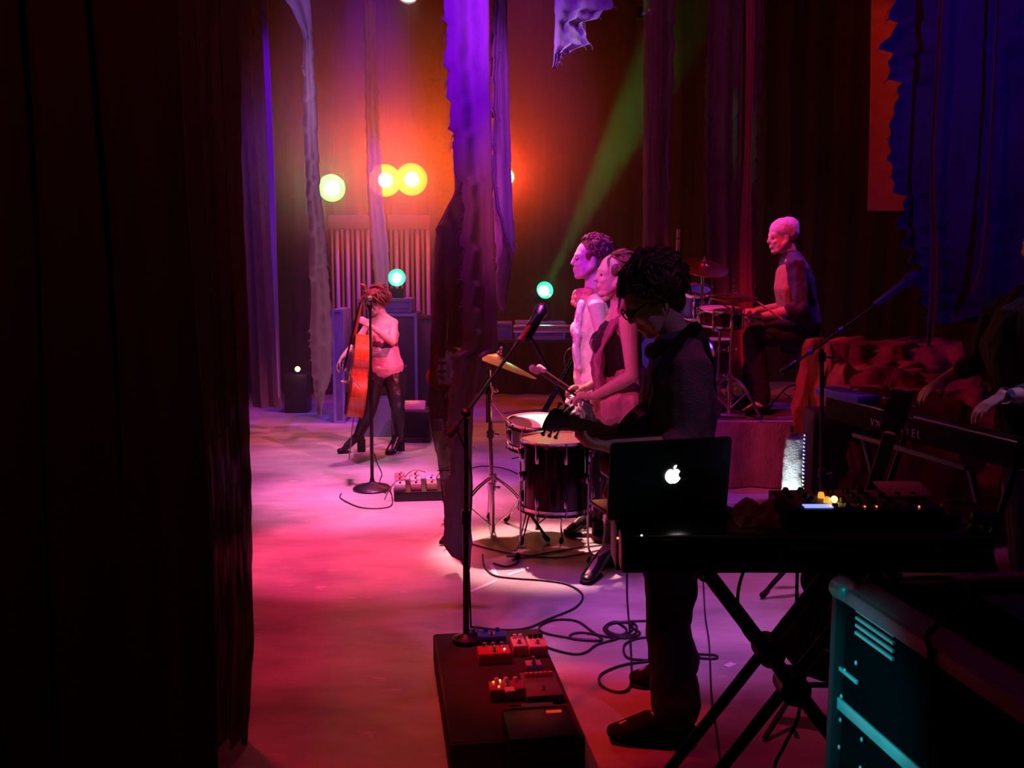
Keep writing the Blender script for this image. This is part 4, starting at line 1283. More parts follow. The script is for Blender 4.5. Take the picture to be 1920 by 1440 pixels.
# throne
tp_ = J = DRM
t = thing('drum_throne', 'round black drum stool under the seated drummer', 'stool', (DRM['pelvis'].x, Yd, RZ))
MB().lathe([(.001, 0), (.15, 0), (.165, .02), (.165, .06), (.14, .085), (.001, .09)], (DRM['pelvis'].x, Yd, DRM['pelvis'].z - .20), seg=28).build('seat', black, t)
tripod(t, (DRM['pelvis'].x, Yd, RZ + .01), (DRM['pelvis'].x, Yd, DRM['pelvis'].z - .19), spread=.24, hub=.2, a0=R(60))
# chandelier-like glint: microphone over the drums on a thin stand
c = P(1272, 455, 8.0)
t = thing('overhead_microphone', 'slim shiny overhead microphone standing upright above the cymbals', 'microphone', (c.x, 8.0, RZ))
MB().cyl(c + V((0, 0, .035)), c + V((0, 0, .11)), .014).build('head', mat('bright_metal', (.9, .8, .75), .25, 1.0), t)
MB().cyl(c - V((0, 0, .10)), c + V((0, 0, .025)), .016).build('body', MATS['bright_metal'], t)
MB().cyl((c.x, 8.0, RZ + .02), c - V((0, 0, .09)), .008).build('stand_tube', blackm, t)
MB().lathe([(.12, 0), (.12, .012), (.02, .03), (.01, .03)], (c.x, 8.0, RZ + .002)).build('base', blackm, t)


def stick(p0, p1, label, m, r0=.0075, r1=.005, tip=None, tipm=None, group=None, name='drumstick'):
    p0, p1 = V(p0), V(p1)
    t = thing(name, label, name.replace('_', ' '), p0, group)
    d = (p1 - p0).normalized()
    MB().limb([(p0, r0), (p0.lerp(p1, .7), r0 * .95), (p1 - d * .01, r1)], None, 10).build('shaft', m, t)
    if tip:
        MB().limb([(p1 - d * tip * .6, tip * .9), (p1 + d * tip * .9, tip)], None, 14).build('head', tipm, t)
    else:
        MB().limb([(p1 - d * .008, .006), (p1 + d * .008, .005)], None, 8).build('tip', m, t)
    return t


hick = mat('hickory', (.80, .62, .36), .5, var=.15)
dkwood = mat('dark_stick', (.12, .05, .04), .4)
felt = mat('felt', (.85, .6, .6), .95, bump=.6, bscale=150)


def grip(J, s, fwd=.055):
    return J['wr' + s] + V(J['hd' + s]).normalized() * fwd + V(J['hn' + s]).normalized() * .025


g = grip(W2, 'L')
tip = P(1004, 694, Y2 - .14)
stick(g + (g - tip).normalized() * .06, tip, 'nearer pink-headed mallet in the near hand of the scarfed singer', dkwood, tip=.020, tipm=felt, name='mallet', r0=.006)
g = grip(W2, 'R')
tip = P(1016, 692, Y2 + .10)
stick(g + (g - tip).normalized() * .06, tip, 'dark-shafted mallet just above the nearer one, in the far hand of the scarfed singer', dkwood, tip=.018, tipm=felt, name='mallet', r0=.006)
g = grip(W1, 'L')
stick(g + V((.05, 0, .02)), P(1050, 784, 5.8), 'pale yellow drumstick crossing above the floor tom, held by the beige-clad singer', hick, r0=.009)
g = grip(W1, 'R')
stick(g + V((.05, 0, .02)), P(1046, 779, 6.0), 'thinner silvery drumstick above the yellow one over the floor tom', mat('silver_stick', (.7, .66, .66), .3), r0=.007)
g = grip(DRM, 'L')
stick(g + V((.06, 0, -.04)), P(1358, 573, 7.3), 'drumstick in the near hand of the seated drummer', hick, group=None)
g = grip(DRM, 'R')
stick(P(1466, 598, 7.15), P(1420, 566, 7.15), 'pale drumstick crossing in front of the forearms of the drummer', hick)


# ---------------------------------------------------------------- microphones
def mic(t, c, d, m=black, k=1.0):
    """handheld style microphone; c = head centre, d = direction from head to tail"""
    d = V(d).normalized(); c = V(c)
    MB().lathe([(.001, -.026 * k), (.018 * k, -.020 * k), (.025 * k, -.004 * k), (.026 * k, .004 * k), (.024 * k, .018 * k), (.019 * k, .034 * k)], c, d, 20).build('grille', steel if m is black else m, t)
    MB().lathe([(.019 * k, .034 * k), (.018 * k, .05 * k), (.012 * k, .16 * k), (.011 * k, .17 * k)], c, d, 18).build('handle', m, t)


# boom microphone over the pedalboard: pole stands on the board
pb = P(874, 1196, 3.86)
pb = G(874, 1200, .14)
ptop = P(874, 775, pb.y)
t = thing('microphone_stand', 'black boom microphone stand rising from the pedalboard in front of the torn strip', 'microphone stand', pb)
MB().cyl(pb, pb.lerp(ptop, .55), .0125).build('lower_tube', blackm, t)
MB().cyl(pb.lerp(ptop, .5), ptop, .009).build('upper_tube', blackm, t)
b = MB(); b.cyl(pb.lerp(ptop, .52), pb.lerp(ptop, .58), .019); b.build('clutch', blackm, t)
MB().lathe([(.055, 0), (.055, .01), (.02, .022), (.012, .03)], pb, seg=24).build('base', blackm, t)
MB().ell(ptop, (.022, .03, .022)).build('boom_clamp', blackm, t)
me_ = P(1015, 582, pb.y + .75)
bd = (me_ - ptop).normalized()
MB().tube([ptop - bd * .14, me_ - bd * .14], .0075, 10).build('boom', blackm, t)
MB().limb([(ptop - bd * .15, .013), (ptop - bd * .10, .013)]).build('counterweight', rubber, t)
MB().cyl(me_ - bd * .30, me_ - bd * .16, .011).build('boom_tip', mat('red_sleeve', (.5, .08, .04), .35), t)
MB().tube(bez([ptop - bd * .1 + V((.0, -.01, .0)), ptop + V((.02, 0, -.25)), ptop + V((-.0, 0, -.6)), pb + V((.012, 0, .3)), pb + V((.02, 0, .05))], 6), .0035, 6).build('cable', rubber, t)
t = thing('microphone', 'dark microphone at the raised end of the boom in front of the singers', 'microphone', me_)
mic(t, me_, -bd + V((0, 0, -.25)), black, 1.25)
MB().cyl(me_ - bd * .07, me_ - bd * .16, .022, .016).build('clip', black, t)

# straight stand in front of the cellist
cbp = G(698, 918)
t = thing('microphone_stand', 'straight round-base microphone stand in front of the cellist', 'microphone stand', cbp)
ctp = P(694, 575, cbp.y)
MB().lathe([(.135, 0), (.14, .012), (.12, .028), (.05, .042), (.02, .06), (.014, .09)], cbp, seg=36).build('base', blackm, t)
MB().cyl(cbp + V((0, 0, .06)), cbp.lerp(ctp, .6), .013).build('lower_tube', blackm, t)
MB().cyl(cbp.lerp(ctp, .55), ctp, .009).build('upper_tube', blackm, t)
MB().cyl(cbp.lerp(ctp, .56), cbp.lerp(ctp, .61), .019).build('clutch', blackm, t)
t = thing('microphone', 'black microphone clipped to the stand in front of the cellist', 'microphone', ctp)
mic(t, ctp + V((-.02, .09, .05)), (.1, -1, -.25), black, 1.0)
MB().cyl(ctp + V((0, 0, -.02)), ctp + V((0, 0, .045)), .014).build('clip', black, t)

# tripod boom stand at the right, microphone near the large drape
rb = G(1541, 1112)
rt = P(1541, 655, rb.y)
t = thing('microphone_stand', 'black tripod boom stand behind the keyboards, long boom rising right', 'microphone stand', rb)
tripod(t, rb, rt, r=.010, spread=.33, hub=.24, a0=R(195), m=blackm, legr=.010, joints=(.5, .97))
b0, b1 = P(1468, 697, rb.y), P(1700, 530, rb.y)
MB().tube([b0, b1], .007, 10).build('boom', blackm, t)
MB().limb([(b0, .016), (b0.lerp(b1, .10), .016)]).build('counterweight', blackm, t)
for q in (.22, .47):
    MB().cyl(b0.lerp(b1, q) - (b1 - b0).normalized() * .008, b0.lerp(b1, q + .02), .013).build('cable_clip', mat('blue_clip', (.05, .05, .4), .4), t)
t = thing('microphone', 'blue-lit microphone at the end of the long boom beside the large drape', 'microphone', b1)
mic(t, P(1712, 520, rb.y), (b0 - b1), mat('blue_lit_plastic', (.10, .12, .35), .35), 1.3)  # blue light put into the microphone's colour
MB().cyl(b1, P(1694, 540, rb.y), .014).build('clip', black, t)

# ---------------------------------------------------------------- cello
wood_c = mat('cello_varnish', (.62, .13, .03), .25, var=.3, vscale=5, coat=.6, stretch=(6, 1, 1), bump=.05)
ebony = mat('ebony', (.012, .010, .010), .3)


def outline_pts(L, wu, wm, wl, n=40):
    """half outline of a bowed string or guitar body, 0 at the bottom, L at the top"""
    pts = []
    for i in range(n + 1):
        s = i / n
        lower = wl * max(0, math.sin(math.pi * min(1, (s + .02) / .62))) ** .62 if s < .6 else 0
        upper = wu * max(0, math.sin(math.pi * min(1, max(0, (1.02 - s)) / .50))) ** .60 if s > .5 else 0
        base = wm * (1 if .06 < s < .95 else 0)
        w_ = max(lower, upper, base if .25 < s < .75 else 0)
        if s == 0 or s == 1:
            w_ = w_ * .6
        pts.append((w_, s * L))
    return pts


cel_b, cel_t = P(663, 781, Yc - .30), P(682, 628, Yc - .34)
ax = (cel_t - cel_b).normalized()
nrm = V((-1, -.22, .10)); nrm = (nrm - ax * nrm.dot(ax)).normalized()
wd = ax.cross(nrm).normalized()
Lb = (cel_t - cel_b).length
hp = outline_pts(Lb, .165, .115, .205)
ol = [(x, y) for x, y in hp] + [(-x, y) for x, y in reversed(hp)]
t = thing('cello', 'orange-red cello held upright, seen from its side', 'cello', (cel_b.x, cel_b.y, 0))
Mx = Matrix((wd, ax, nrm)).transposed().to_4x4(); Mx.translation = cel_b - nrm * .06
MB().prism(ol, Mx, .12).build('body_ribs', wood_c, t, angle=30)
for off, nm in ((.120, 'top_plate'), (-.008, 'back_plate')):
    M2 = Mx.copy(); M2.translation = cel_b - nrm * .06 + nrm * off
    MB().prism([(x * 1.045, Lb / 2 + (y - Lb / 2) * 1.02) for x, y in ol], M2, .009).build(nm, mat('cello_edge', (.45, .08, .02), .3), t, angle=30)
neck_e = cel_t + ax * .27 + nrm * .05
MB().limb([(cel_t - ax * .08 + nrm * .085, .024, .014), (cel_t + nrm * .075, .022, .016), (neck_e, .016, .013)], wd, 12).build('neck', mat('cello_neck', (.25, .07, .03), .4), t)
MB().limb([(cel_t - ax * .30 + nrm * .125, .028, .006), (neck_e + nrm * .012, .018, .005)], wd, 10).build('fingerboard', ebony, t)
b = MB(); b.limb([(neck_e, .018, .014), (neck_e + ax * .09 - nrm * .02, .020, .015)], wd, 12)
b.limb([(neck_e + ax * .10 - nrm * .02, .012, .016), (neck_e + ax * .135 - nrm * .0, .012, .020), (neck_e + ax * .14 + nrm * .02, .010, .012)], wd, 10)
sc_ = b.build('scroll', MATS['cello_neck'], t)
for i in range(4):
    q = neck_e + ax * (.02 + .022 * i) - nrm * .01
    MB().limb([(q, .005), (q + wd * (.05 if i % 2 else -.05), .006), (q + wd * (.065 if i % 2 else -.065), .012, .005)], None, 8).build('tuning_peg', ebony, sc_)
bp = cel_b + ax * (Lb * .42) + nrm * .07
MB().box(bp + nrm * .04, (.012, .012, .012)).build('bridge_foot', wood_c, t)
MB().prism([(-.045, -.0), (.045, 0), (.030, .06), (.012, .075), (-.012, .075), (-.030, .06)], (lambda M_: M_)(Matrix(((wd.x, nrm.x, -ax.x, bp.x), (wd.y, nrm.y, -ax.y, bp.y), (wd.z, nrm.z, -ax.z, bp.z), (0, 0, 0, 1)))), .008).build('bridge', hick, t)
for i in range(4):
    o_ = wd * (i - 1.5) * .011
    MB().tube([neck_e + o_ * .6 + nrm * .02, bp + nrm * .076 + o_, cel_b + ax * .16 + nrm * .085 + o_ * .6], .0013, 5).build('string', steel, t)
MB().limb([(cel_b + ax * .20 + nrm * .082, .022, .006), (cel_b + ax * .02 + nrm * .075, .012, .006)], wd, 10).build('tailpiece', ebony, t)
MB().cyl(cel_b, V((cel_b.x - .04, cel_b.y - .03, 0.0)), .005).build('endpin', steel, t)
# bow
h_ = grip(CEL, 'R', .04)
tipb = P(664, 712, Yc - .52)
b0 = h_ + (h_ - tipb).normalized() * .03
t = thing('cello_bow', 'cello bow in the lowered hand of the cellist', 'bow', b0)
tip2 = b0 + (tipb - b0).normalized() * .55
MB().limb([(b0, .006), (tip2, .004)], None, 8).build('stick', mat('bow_wood', (.45, .2, .15), .3), t)
MB().limb([(b0 - V((0, 0, .018)), .002, .005), (tip2 - V((0, 0, .014)), .002, .005)], None, 8).build('bow_hair', mat('bow_hair', (.8, .75, .7), .6), t)
MB().box(b0 - V((0, 0, .010)), (.03, .012, .02), bev=.003).build('frog', ebony, t)


# ---------------------------------------------------------------- guitars
def guitar(t, base, ax, nrm, body_col, guard=None, L=.44, neck=.46, wu=.145, wl=.17, thick=.045, headm=None, fret=ebony, neckm=None):
    ax = V(ax).normalized(); nrm = V(nrm); nrm = (nrm - ax * nrm.dot(ax)).normalized(); wd = ax.cross(nrm).normalized()
    hp = outline_pts(L, wu, wu * .75, wl, 36)
    ol = [(x, y) for x, y in hp] + [(-x, y) for x, y in reversed(hp)]
    M = Matrix((wd, ax, nrm)).transposed().to_4x4(); M.translation = base - nrm * thick / 2
    MB().prism(ol, M, thick).build('body', body_col, t, angle=30)
    if guard:
        M2 = M.copy(); M2.translation = base + nrm * (thick / 2 + .0005)
        MB().prism([(.02 + .7 * x, L * .12 + y * .72) for x, y in hp] + [(-.03, L * .84), (-.05, L * .4), (-.03, L * .13)], M2, .003).build('pickguard', guard, t)
    e = base + ax * (L + neck)
    MB().limb([(base + ax * (L * .82) + nrm * .025, .028, .012), (base + ax * L + nrm * .02, .027, .012), (e + nrm * .015, .022, .011)], wd, 12).build('neck', neckm or mat('maple', (.55, .33, .16), .35), t)
    MB().limb([(base + ax * (L * .70) + nrm * .036, .027, .004), (e + nrm * .026, .021, .004)], wd, 8).build('fingerboard', fret, t)
    hd = MB(); hd.limb([(e + nrm * .012, .026, .008), (e + ax * .06 + nrm * .004, .040, .008), (e + ax * .15 - nrm * .006, .036, .008)], wd, 12)
    ho = hd.build('headstock', headm or black, t)
    for i in range(3):
        for s in (-1, 1):
            q = e + ax * (.035 + .042 * i)
            MB().limb([(q + wd * s * .028, .003), (q + wd * s * .044, .004), (q + wd * s * .052, .007, .005)], None, 8).build('tuner', chrome, ho)
    MB().box(base + ax * (L * .28) + nrm * (thick / 2 + .008), (.02, .08, .014), rot=Matrix((ax, wd, nrm)).transposed(), bev=.003).build('bridge', chrome, t)
    for i in range(2):
        MB().box(base + ax * (L * (.40 + .17 * i)) + nrm * (thick / 2 + .006), (.025, .075, .012), rot=Matrix((ax, wd, nrm)).transposed(), bev=.004).build('pickup', black, t)
    for i in range(6):
        o_ = wd * (i - 2.5) * .0085
        MB().tube([base + ax * (L * .28) + nrm * (thick / 2 + .014) + o_, e + nrm * .033 + o_ * .8], .0006 + .0001 * i, 4).build('string', steel, t)


# played by the bowed guitarist
hand = grip(MAN, 'L', .06) + V((0, 0, .015))
hs = P(1034, 786, Y3 - .62)
g_ax = (hs - hand).normalized()
gbase = hand - g_ax * .62
t = thing('electric_guitar', 'dark guitar held by the bowed guitarist, headstock over the floor tom', 'guitar', gbase)
guitar(t, gbase, g_ax, V((-.45, -.6, .25)), mat('black_guitar', (.02, .010, .012), .3, coat=.2), None, neckm=mat('dark_neck', (.10, .05, .03), .5), neck=(hs - gbase).length - .44 - .12)
so = strapb.build('guitar_strap', mat('black_strap', (.014, .011, .014), .8), t)

# on a stand at the back, red with white pickguard
gb = P(830, 748, 8.9)
t = thing('electric_guitar', 'red electric guitar with white pickguard leaning on a stand behind the torn strip', 'guitar', (gb.x, gb.y, 0))
guitar(t, V((gb.x, gb.y, P(830, 732, 8.9).z)), V((.06, .12, 1)), V((-.45, -1, .1)), mat('red_guitar', (.30, .03, .02), .2, coat=.5), mat('white_guard', (.85, .75, .78), .3), neck=.5, headm=MATS['maple'])
t = thing('guitar_stand', 'low black stand holding the red electric guitar', 'stand', (gb.x, gb.y + .05, 0))
z_ = P(830, 732, 8.9).z
MB().tube([(gb.x - .16, gb.y - .12, .01), (gb.x - .05, gb.y - .02, z_ - .03), (gb.x, gb.y + .08, z_ + .35)], .009).build('leg', blackm, t)
MB().tube([(gb.x + .16, gb.y - .12, .01), (gb.x + .05, gb.y - .02, z_ - .03), (gb.x, gb.y + .08, z_ + .35)], .009).build('leg', blackm, t)
MB().tube([(gb.x, gb.y + .3, .01), (gb.x, gb.y + .08, z_ + .35)], .009).build('leg', blackm, t)
MB().tube([(gb.x - .07, gb.y - .09, z_ + .0), (gb.x - .06, gb.y - .03, z_ - .03), (gb.x + .06, gb.y - .03, z_ - .03), (gb.x + .07, gb.y - .09, z_)], .010).build('cradle', rubber, t)

# dark guitar on a stand, headstock in front of the long keyboard
q1, q0 = P(1692, 735, 3.3), P(1640, 905, 3.3)
t = thing('electric_guitar', 'black guitar leaning upright between the two keyboards', 'guitar', (q0.x, 3.3, 0))
ga = (q1 - q0).normalized()
guitar(t, q1 - ga * 1.05, ga, V((-.3, -1, .2)), MATS['black_guitar'], None, L=.44, neck=.46)
gb2 = q1 - ga * 1.05
t = thing('guitar_stand', 'black stand holding the black guitar between the two keyboards', 'stand', (gb2.x, 3.3, 0))
for dx, dy in ((-.2, -.1), (.22, -.1), (.02, .28)):
    MB().tube([(gb2.x + dx, 3.3 + dy, .01), (gb2.x + .03, 3.38, gb2.z + .05), (gb2.x + .1, 3.37, gb2.z + .38)], .010).build('leg', blackm, t)
MB().tube([(gb2.x - .08, 3.22, gb2.z + .02), (gb2.x - .07, 3.3, gb2.z - .03), (gb2.x + .08, 3.3, gb2.z - .03), (gb2.x + .09, 3.22, gb2.z + .02)], .010).build('cradle', rubber, t)

# ---------------------------------------------------------------- stage keyboard on its X stand, laptop, control surface
KY0, KY1 = 2.50, 2.78
kz = P(1500, 1003, KY0).z
kx0, kx1 = P(1166, 1000, KY0).x, P(1868, 1010, KY0).x
kcx = (kx0 + kx1) / 2
kh = P(1500, 1003, KY0).z - P(1500, 1076, KY0).z
t = thing('stage_keyboard', 'long black keyboard carrying the laptop and control surface, seen from behind', 'keyboard', (kcx, (KY0 + KY1) / 2, kz - kh))
MB().box((kcx, (KY0 + KY1) / 2, kz - kh / 2), (kx1 - kx0, KY1 - KY0, kh), bev=.008).build('case', mat('matte_black_case', (.014, .012, .013), .22, bump=.05), t)
MB().box((kcx, KY0 - .002, kz - .006), (kx1 - kx0 - .02, .006, .008)).build('edge_trim', mat('grey_trim', (.12, .12, .10), .4), t)
kb = MB()
for i in range(52):
    kb.box((kx0 + .03 + i * .0188 * (kx1 - kx0 - .06) / .978, KY1 + .02, kz - .03), (.0178, .13, .02))
kb.build('white_keys', mat('ivory', (.75, .73, .7), .3), t)
for px, py, nm in ((1252, 984 + 18, 'x'),):
    pass
MB().box((P(1252, 1007, KY0).x, KY0 - .004, kz - .012), (.028, .004, .003)).build('badge', mat('pale_badge', (.7, .6, .6), .4), t)


def led(parent_or_none, c, col, label, s=.004, e=6, name='indicator_light'):
    mb = MB().ell(c, (s, s, s))
    o = mb.build(name, mat(name + '_' + '_'.join(str(int(x * 9)) for x in col), col, .4, emit=col, estr=e), parent_or_none)
    return o


led(t, V((P(1203, 996, KY0).x, KY0 - .002, kz - .001)), (1, .95, .7), '', .0028, 3)
# cluttered rack end at the left of the keyboard
bx = P(1163, 1030, 2.62)
rk = thing('power_box', 'small black box with red and green lights hanging at the left end of the keyboard', 'electronics', bx)
MB().box((bx.x + .01, 2.66, (kz + P(1163, 1062, 2.62).z) / 2 - .0), (.05, .16, kz - P(1163, 1062, 2.62).z), bev=.005).build('case', black, rk)
led(rk, P(1158, 1009, 2.575), (1, .12, .03), '', .003, 5)
led(rk, P(1172, 1050, 2.575), (.02, .8, .12), '', .0035, 3)

t = thing('keyboard_stand', 'black X-shaped stand under the keyboard with the laptop', 'stand', (kcx, 2.62, 0))
for Y_ in (2.55, 2.80):
    hub = P(1488, 1290, 2.55); hub = V((hub.x, Y_, hub.z))
    a0_ = P(1322, 1072, 2.55); d1 = (V((a0_.x, Y_, a0_.z)) - hub)
    a1_ = P(1660, 1076, 2.55); d2 = (V((a1_.x, Y_, a1_.z)) - hub)
    e1 = hub - d1 * ((hub.z - .02) / d1.z); e2 = hub - d2 * ((hub.z - .02) / d2.z)
    dd = V((0, .016, 0))
    MB().tube([hub + d1, e1], .017, 4 if False else 10).build('leg', blackm, t)
    MB().tube([hub + d2 + dd * 2.2, e2 + dd * 2.2], .017, 10).build('leg', blackm, t)
    MB().cyl(hub - V((0, .026, 0)), hub + V((0, .06, 0)), .042, seg=24).build('hub', blackm, t)
    for q in (hub + d1, hub + d2 + dd * 2):
        MB().limb([(q - V((0, .01, .0)), .026), (q + V((0, .01, 0)), .026)]).build('end_cap', rubber, t)
for q in (-1, 1):
    pass
MB().cyl((P(1322, 1072, 2.55).x, 2.50, kz - kh - .012), (P(1322, 1072, 2.55).x, 2.85, kz - kh - .012), .014).build('cross_bar', blackm, t)
MB().cyl((P(1660, 1076, 2.55).x, 2.50, kz - kh - .012), (P(1660, 1076, 2.55).x, 2.85, kz - kh - .012), .014).build('cross_bar', blackm, t)

# laptop, lid towards us
lt0, lt1, lb1 = P(1140, 836, 2.55), P(1364, 858, 2.70), P(1372, 1000, 2.62)
t = thing('laptop', 'open laptop seen from behind with a glowing white fruit emblem on its lid', 'laptop', (P(1255, 1000, 2.62).x, 2.65, kz))
across = V((lt1.x - lt0.x, lt1.y - lt0.y, 0)).normalized()
# lid plane: hinge line on the keyboard top
hl = P(1152, 992, 2.60); hr_ = P(1364, 1000, 2.68)
H0 = V((hl.x - .02, 2.60, kz + .012)); H1 = V((hr_.x, 2.70, kz + .012))
lw = (H1 - H0).length
la = (H1 - H0).normalized()
lh = .219
upv = V((0, -.10, 1)); upv = (upv - la * upv.dot(la)).normalized()
ln_ = la.cross(upv).normalized()   # facing: towards camera is -Y
if ln_.y > 0:
    ln_ = -ln_
def rrect(w_, h_, r_, n=5):
    o = []
    for cx, cy, a0 in ((w_ - r_, h_ - r_, 0), (r_, h_ - r_, 90), (r_, r_, 180), (w_ - r_, r_, 270)):
        for i in range(n + 1):
            a = R(a0 + 90 * i / n)
            o.append((cx + r_ * math.cos(a), cy + r_ * math.sin(a)))
    return o
alu = mat('dark_aluminium', (.10, .095, .10), .38, .8)
M = Matrix((la, upv, -ln_)).transposed().to_4x4(); M.translation = H0
MB().prism(rrect(lw, lh, .012), M, .007).build('lid', alu, t, angle=50)
M2 = M.copy(); M2.translation = H0 - ln_ * .0072
MB().prism(rrect(lw - .012, lh - .012, .008), Matrix.Translation(la * .006 + upv * .006) @ M2, .0015).build('screen', mat('lit_screen', (.1, .1, .1), .3, emit=(.9, .75, .45), estr=.2), t)
MB().box((H0 + H1) / 2 + V((.0, .115, -.004)), (lw, .225, .014), rz=math.atan2(la.y, la.x), bev=.005).build('base', alu, t)
# emblem
def bite(pts, cx, cy, r_):
    o = []
    for x, y in pts:
        d_ = math.hypot(x - cx, y - cy)
        if d_ < r_:
            x, y = cx + (x - cx) / d_ * -r_ if False else cx - math.sqrt(max(0, r_ * r_ - (y - cy) ** 2)), y
        o.append((x, y))
    return o
ap = []
for i in range(72):
    a = 2 * math.pi * i / 72
    x, y = math.cos(a), math.sin(a)
    rr = 1.0 + .05 * math.cos(2 * a) * 0 
    X = x * 1.0 * (1 - .10 * (y < 0) * abs(y) ** 2)
    Yv = y * .98
    if y > 0:
        Yv -= .22 * math.exp(-(x / .30) ** 2)
        Yv *= .95
    else:
        Yv += .10 * math.exp(-(x / .22) ** 2)
    ap.append((X, Yv))
ap = bite(ap, 1.08, .12, .42)
es = .0235
ec = H0 + la * (lw * .52) + upv * (lh * .53) + ln_ * .0012
Me = Matrix((la * es, upv * es, ln_)).transposed().to_4x4(); Me.translation = ec
glow = mat('glowing_emblem', (1, 1, 1), .4, emit=(1, .97, .90), estr=3.5)
eo = MB().prism(ap, Me, .0012).build('emblem', glow, t)
leaf = [(0.02 + .30 * math.sin(math.pi * i / 10) * .0 + (i / 10) * .36 + .10 * math.sin(math.pi * i / 10), .84 + (i / 10) * .46 - .06 * math.sin(math.pi * i / 10)) for i in range(11)] + [((1 - i / 10) * .36 + .02 - .12 * math.sin(math.pi * i / 10), .84 + (1 - i / 10) * .46 + .10 * math.sin(math.pi * i / 10)) for i in range(1, 10)]
MB().prism(leaf, Me, .0012).build('emblem_leaf', glow, t)

# control surface on the keyboard
cx0, cx1 = P(1478, 960, 2.52).x, P(1772, 965, 2.52).x
ctz = P(1600, 955, 2.52).z
ccx = (cx0 + cx1) / 2
t = thing('control_surface', 'black control surface with knobs, blue display strip and glowing orange knob', 'electronics', (ccx, 2.62, kz))
prof = [(0, 0), (.20, 0), (.20, (ctz - kz) + .004), (0, ctz - kz)]
Mp = Matrix(((0, 0, 1, cx0), (1, 0, 0, 2.52), (0, 1, 0, kz), (0, 0, 0, 1)))
MB().prism(prof, Mp, cx1 - cx0).build('case', mat('blue_black_case', (.012, .013, .025), .4), t, smooth=False)
sl = math.atan2(.004, .20)
def ons(px, v, lift=.0):
    """point on the sloping top: v = distance from the near edge"""
    return V((px, 2.52 + v * math.cos(sl), ctz + v * math.sin(sl) + lift))
rs = Matrix.Rotation(sl, 3, 'X')
MB().box(ons((cx0 + cx1) / 2 - .03, .10, .002), (cx1 - cx0 - .10, .18, .003), rot=rs).build('panel', mat('purple_grey_panel', (.30, .24, .30), .5), t)
MB().box(ons(P(1535, 950, 2.53).x, .018, .004), (.075, .028, .003), rot=rs).build('display', mat('lit_display', (.2, .25, .9), .3, emit=(.22, .28, 1), estr=1.6), t)
for i in range(9):
    for j, v in enumerate((.055, .105, .155)):
        if (i * 3 + j * 5) % 7 == 0:
            continue
        q = ons(cx0 + .035 + i * .042, v, .003)
        kn = MB().lathe([(.009, 0), (.009, .010), (.0065, .016), (.001, .016)], q, rs @ V((0, 0, 1)), 14)
        kn.build('knob', mat('amber_knob', (.8, .4, .05), .4, emit=(1, .5, .05), estr=.8) if (i == 2 and j < 2) else black, t)
for i in range(8):
    MB().box(ons(cx0 + .13 + i * .034, .022, .006), (.014, .012, .010), rot=rs, bev=.002).build('fader_cap', black, t)
led(t, ons(P(1557, 938, 2.6).x, .05, .014), (1, .62, .10), '', .009, 7)
for px in (1622, 1644, 1724):
    led(t, ons(P(px, 950, 2.53).x, .012, .004), (1, .10, .02), '', .0028, 4)
tag(MB().box(V(((P(1668, 930, 2.75).x), 2.66, ctz + .022)), (.13, .10, .004), rot=Matrix.Rotation(R(10), 3, 'X')).build('paper_sheet', mat('paper', (.75, .68, .72), .8)), 'pale paper sheet lying on the back of the control surface', 'paper')

# crumpled cloth added beside the laptop for the red light on the keyboard top
def heap(name, c, size, m, label, cat, amp, seed, sc=3.0, n=40, top=None):
    b = bmesh.new()
    rnd = random.Random(seed)
    vs = []
    for j in range(n + 1):
        row = []
        for i in range(n + 1):
            u, v = i / n * 2 - 1, j / n * 2 - 1
            x, y = c[0] + u * size[0] / 2, c[1] + v * size[1] / 2
            ed = max(abs(u), abs(v))
            h = size[2] * max(0, 1 - ed ** 5)
            q = V((x * sc, y * sc, seed))
            fold = abs(noise.noise(q)) * 1.4 + .5 * abs(noise.noise(q * 2.4)) + .25 * abs(noise.noise(q * 5))
            z = c[2] + h * (1 - amp * .5) + (fold - .4) * amp * size[2] * (1 - ed ** 8)
            row.append(b.verts.new((x + noise.noise(q * 1.7 + V((9, 0, 0))) * .02, y + noise.noise(q * 1.7 + V((0, 9, 0))) * .02, max(c[2] + .002, z))))
        vs.append(row)
    for j in range(n):
        for i in range(n):
            b.faces.new((vs[j][i], vs[j][i + 1], vs[j + 1][i + 1], vs[j + 1][i]))
    rim = [vs[0][i] for i in range(n + 1)] + [vs[j][n] for j in range(1, n + 1)] + [vs[n][i] for i in range(n - 1, -1, -1)] + [vs[j][0] for j in range(n - 1, 0, -1)]
    low = [b.verts.new((q.co.x, q.co.y, c[2])) for q in rim]
    for i in range(len(rim)):
        k_ = (i + 1) % len(rim)
        b.faces.new((rim[k_], rim[i], low[i], low[k_]))
    b.faces.new(low)
    mb = MB(); mb.bm.free(); mb.bm = b
    return tag(mb.build(name, m, angle=180), label, cat)


redcl = mat('red_light_cotton', (.50, .12, .10), .95, bump=.5, bscale=80, var=.2)  # red light on the keyboard top put into this cloth's colour
heap('red_light_cloth', ((P(1425, 975, 2.64).x), 2.66, kz + .001), (.14, .20, .045), redcl, 'small crumpled cloth added for red light between the laptop and the control surface', 'cloth', .9, 3, 14)
q = P(1815, 985, 2.6)
t = thing('headphones', 'dark headphones lying at the right end of the keyboard, rim catching red light', 'headphones', (q.x, 2.62, kz))
MB().tube([V((q.x, 2.62, kz + .03)) + V((math.cos(a) * .055, math.sin(a) * .07, .015 * math.sin(a))) for a in [i * math.pi / 10 * 1.0 + .0 for i in range(12)]], .007, 8).build('headband', mat('red_gloss', (.5, .05, .03), .3), t)
for s in (-1, 1):
    MB().lathe([(.001, 0), (.036, 0), (.04, .012), (.036, .028), (.001, .03)], (q.x + s * .055, 2.615, kz + .001), seg=24).build('ear_cup', black, t)

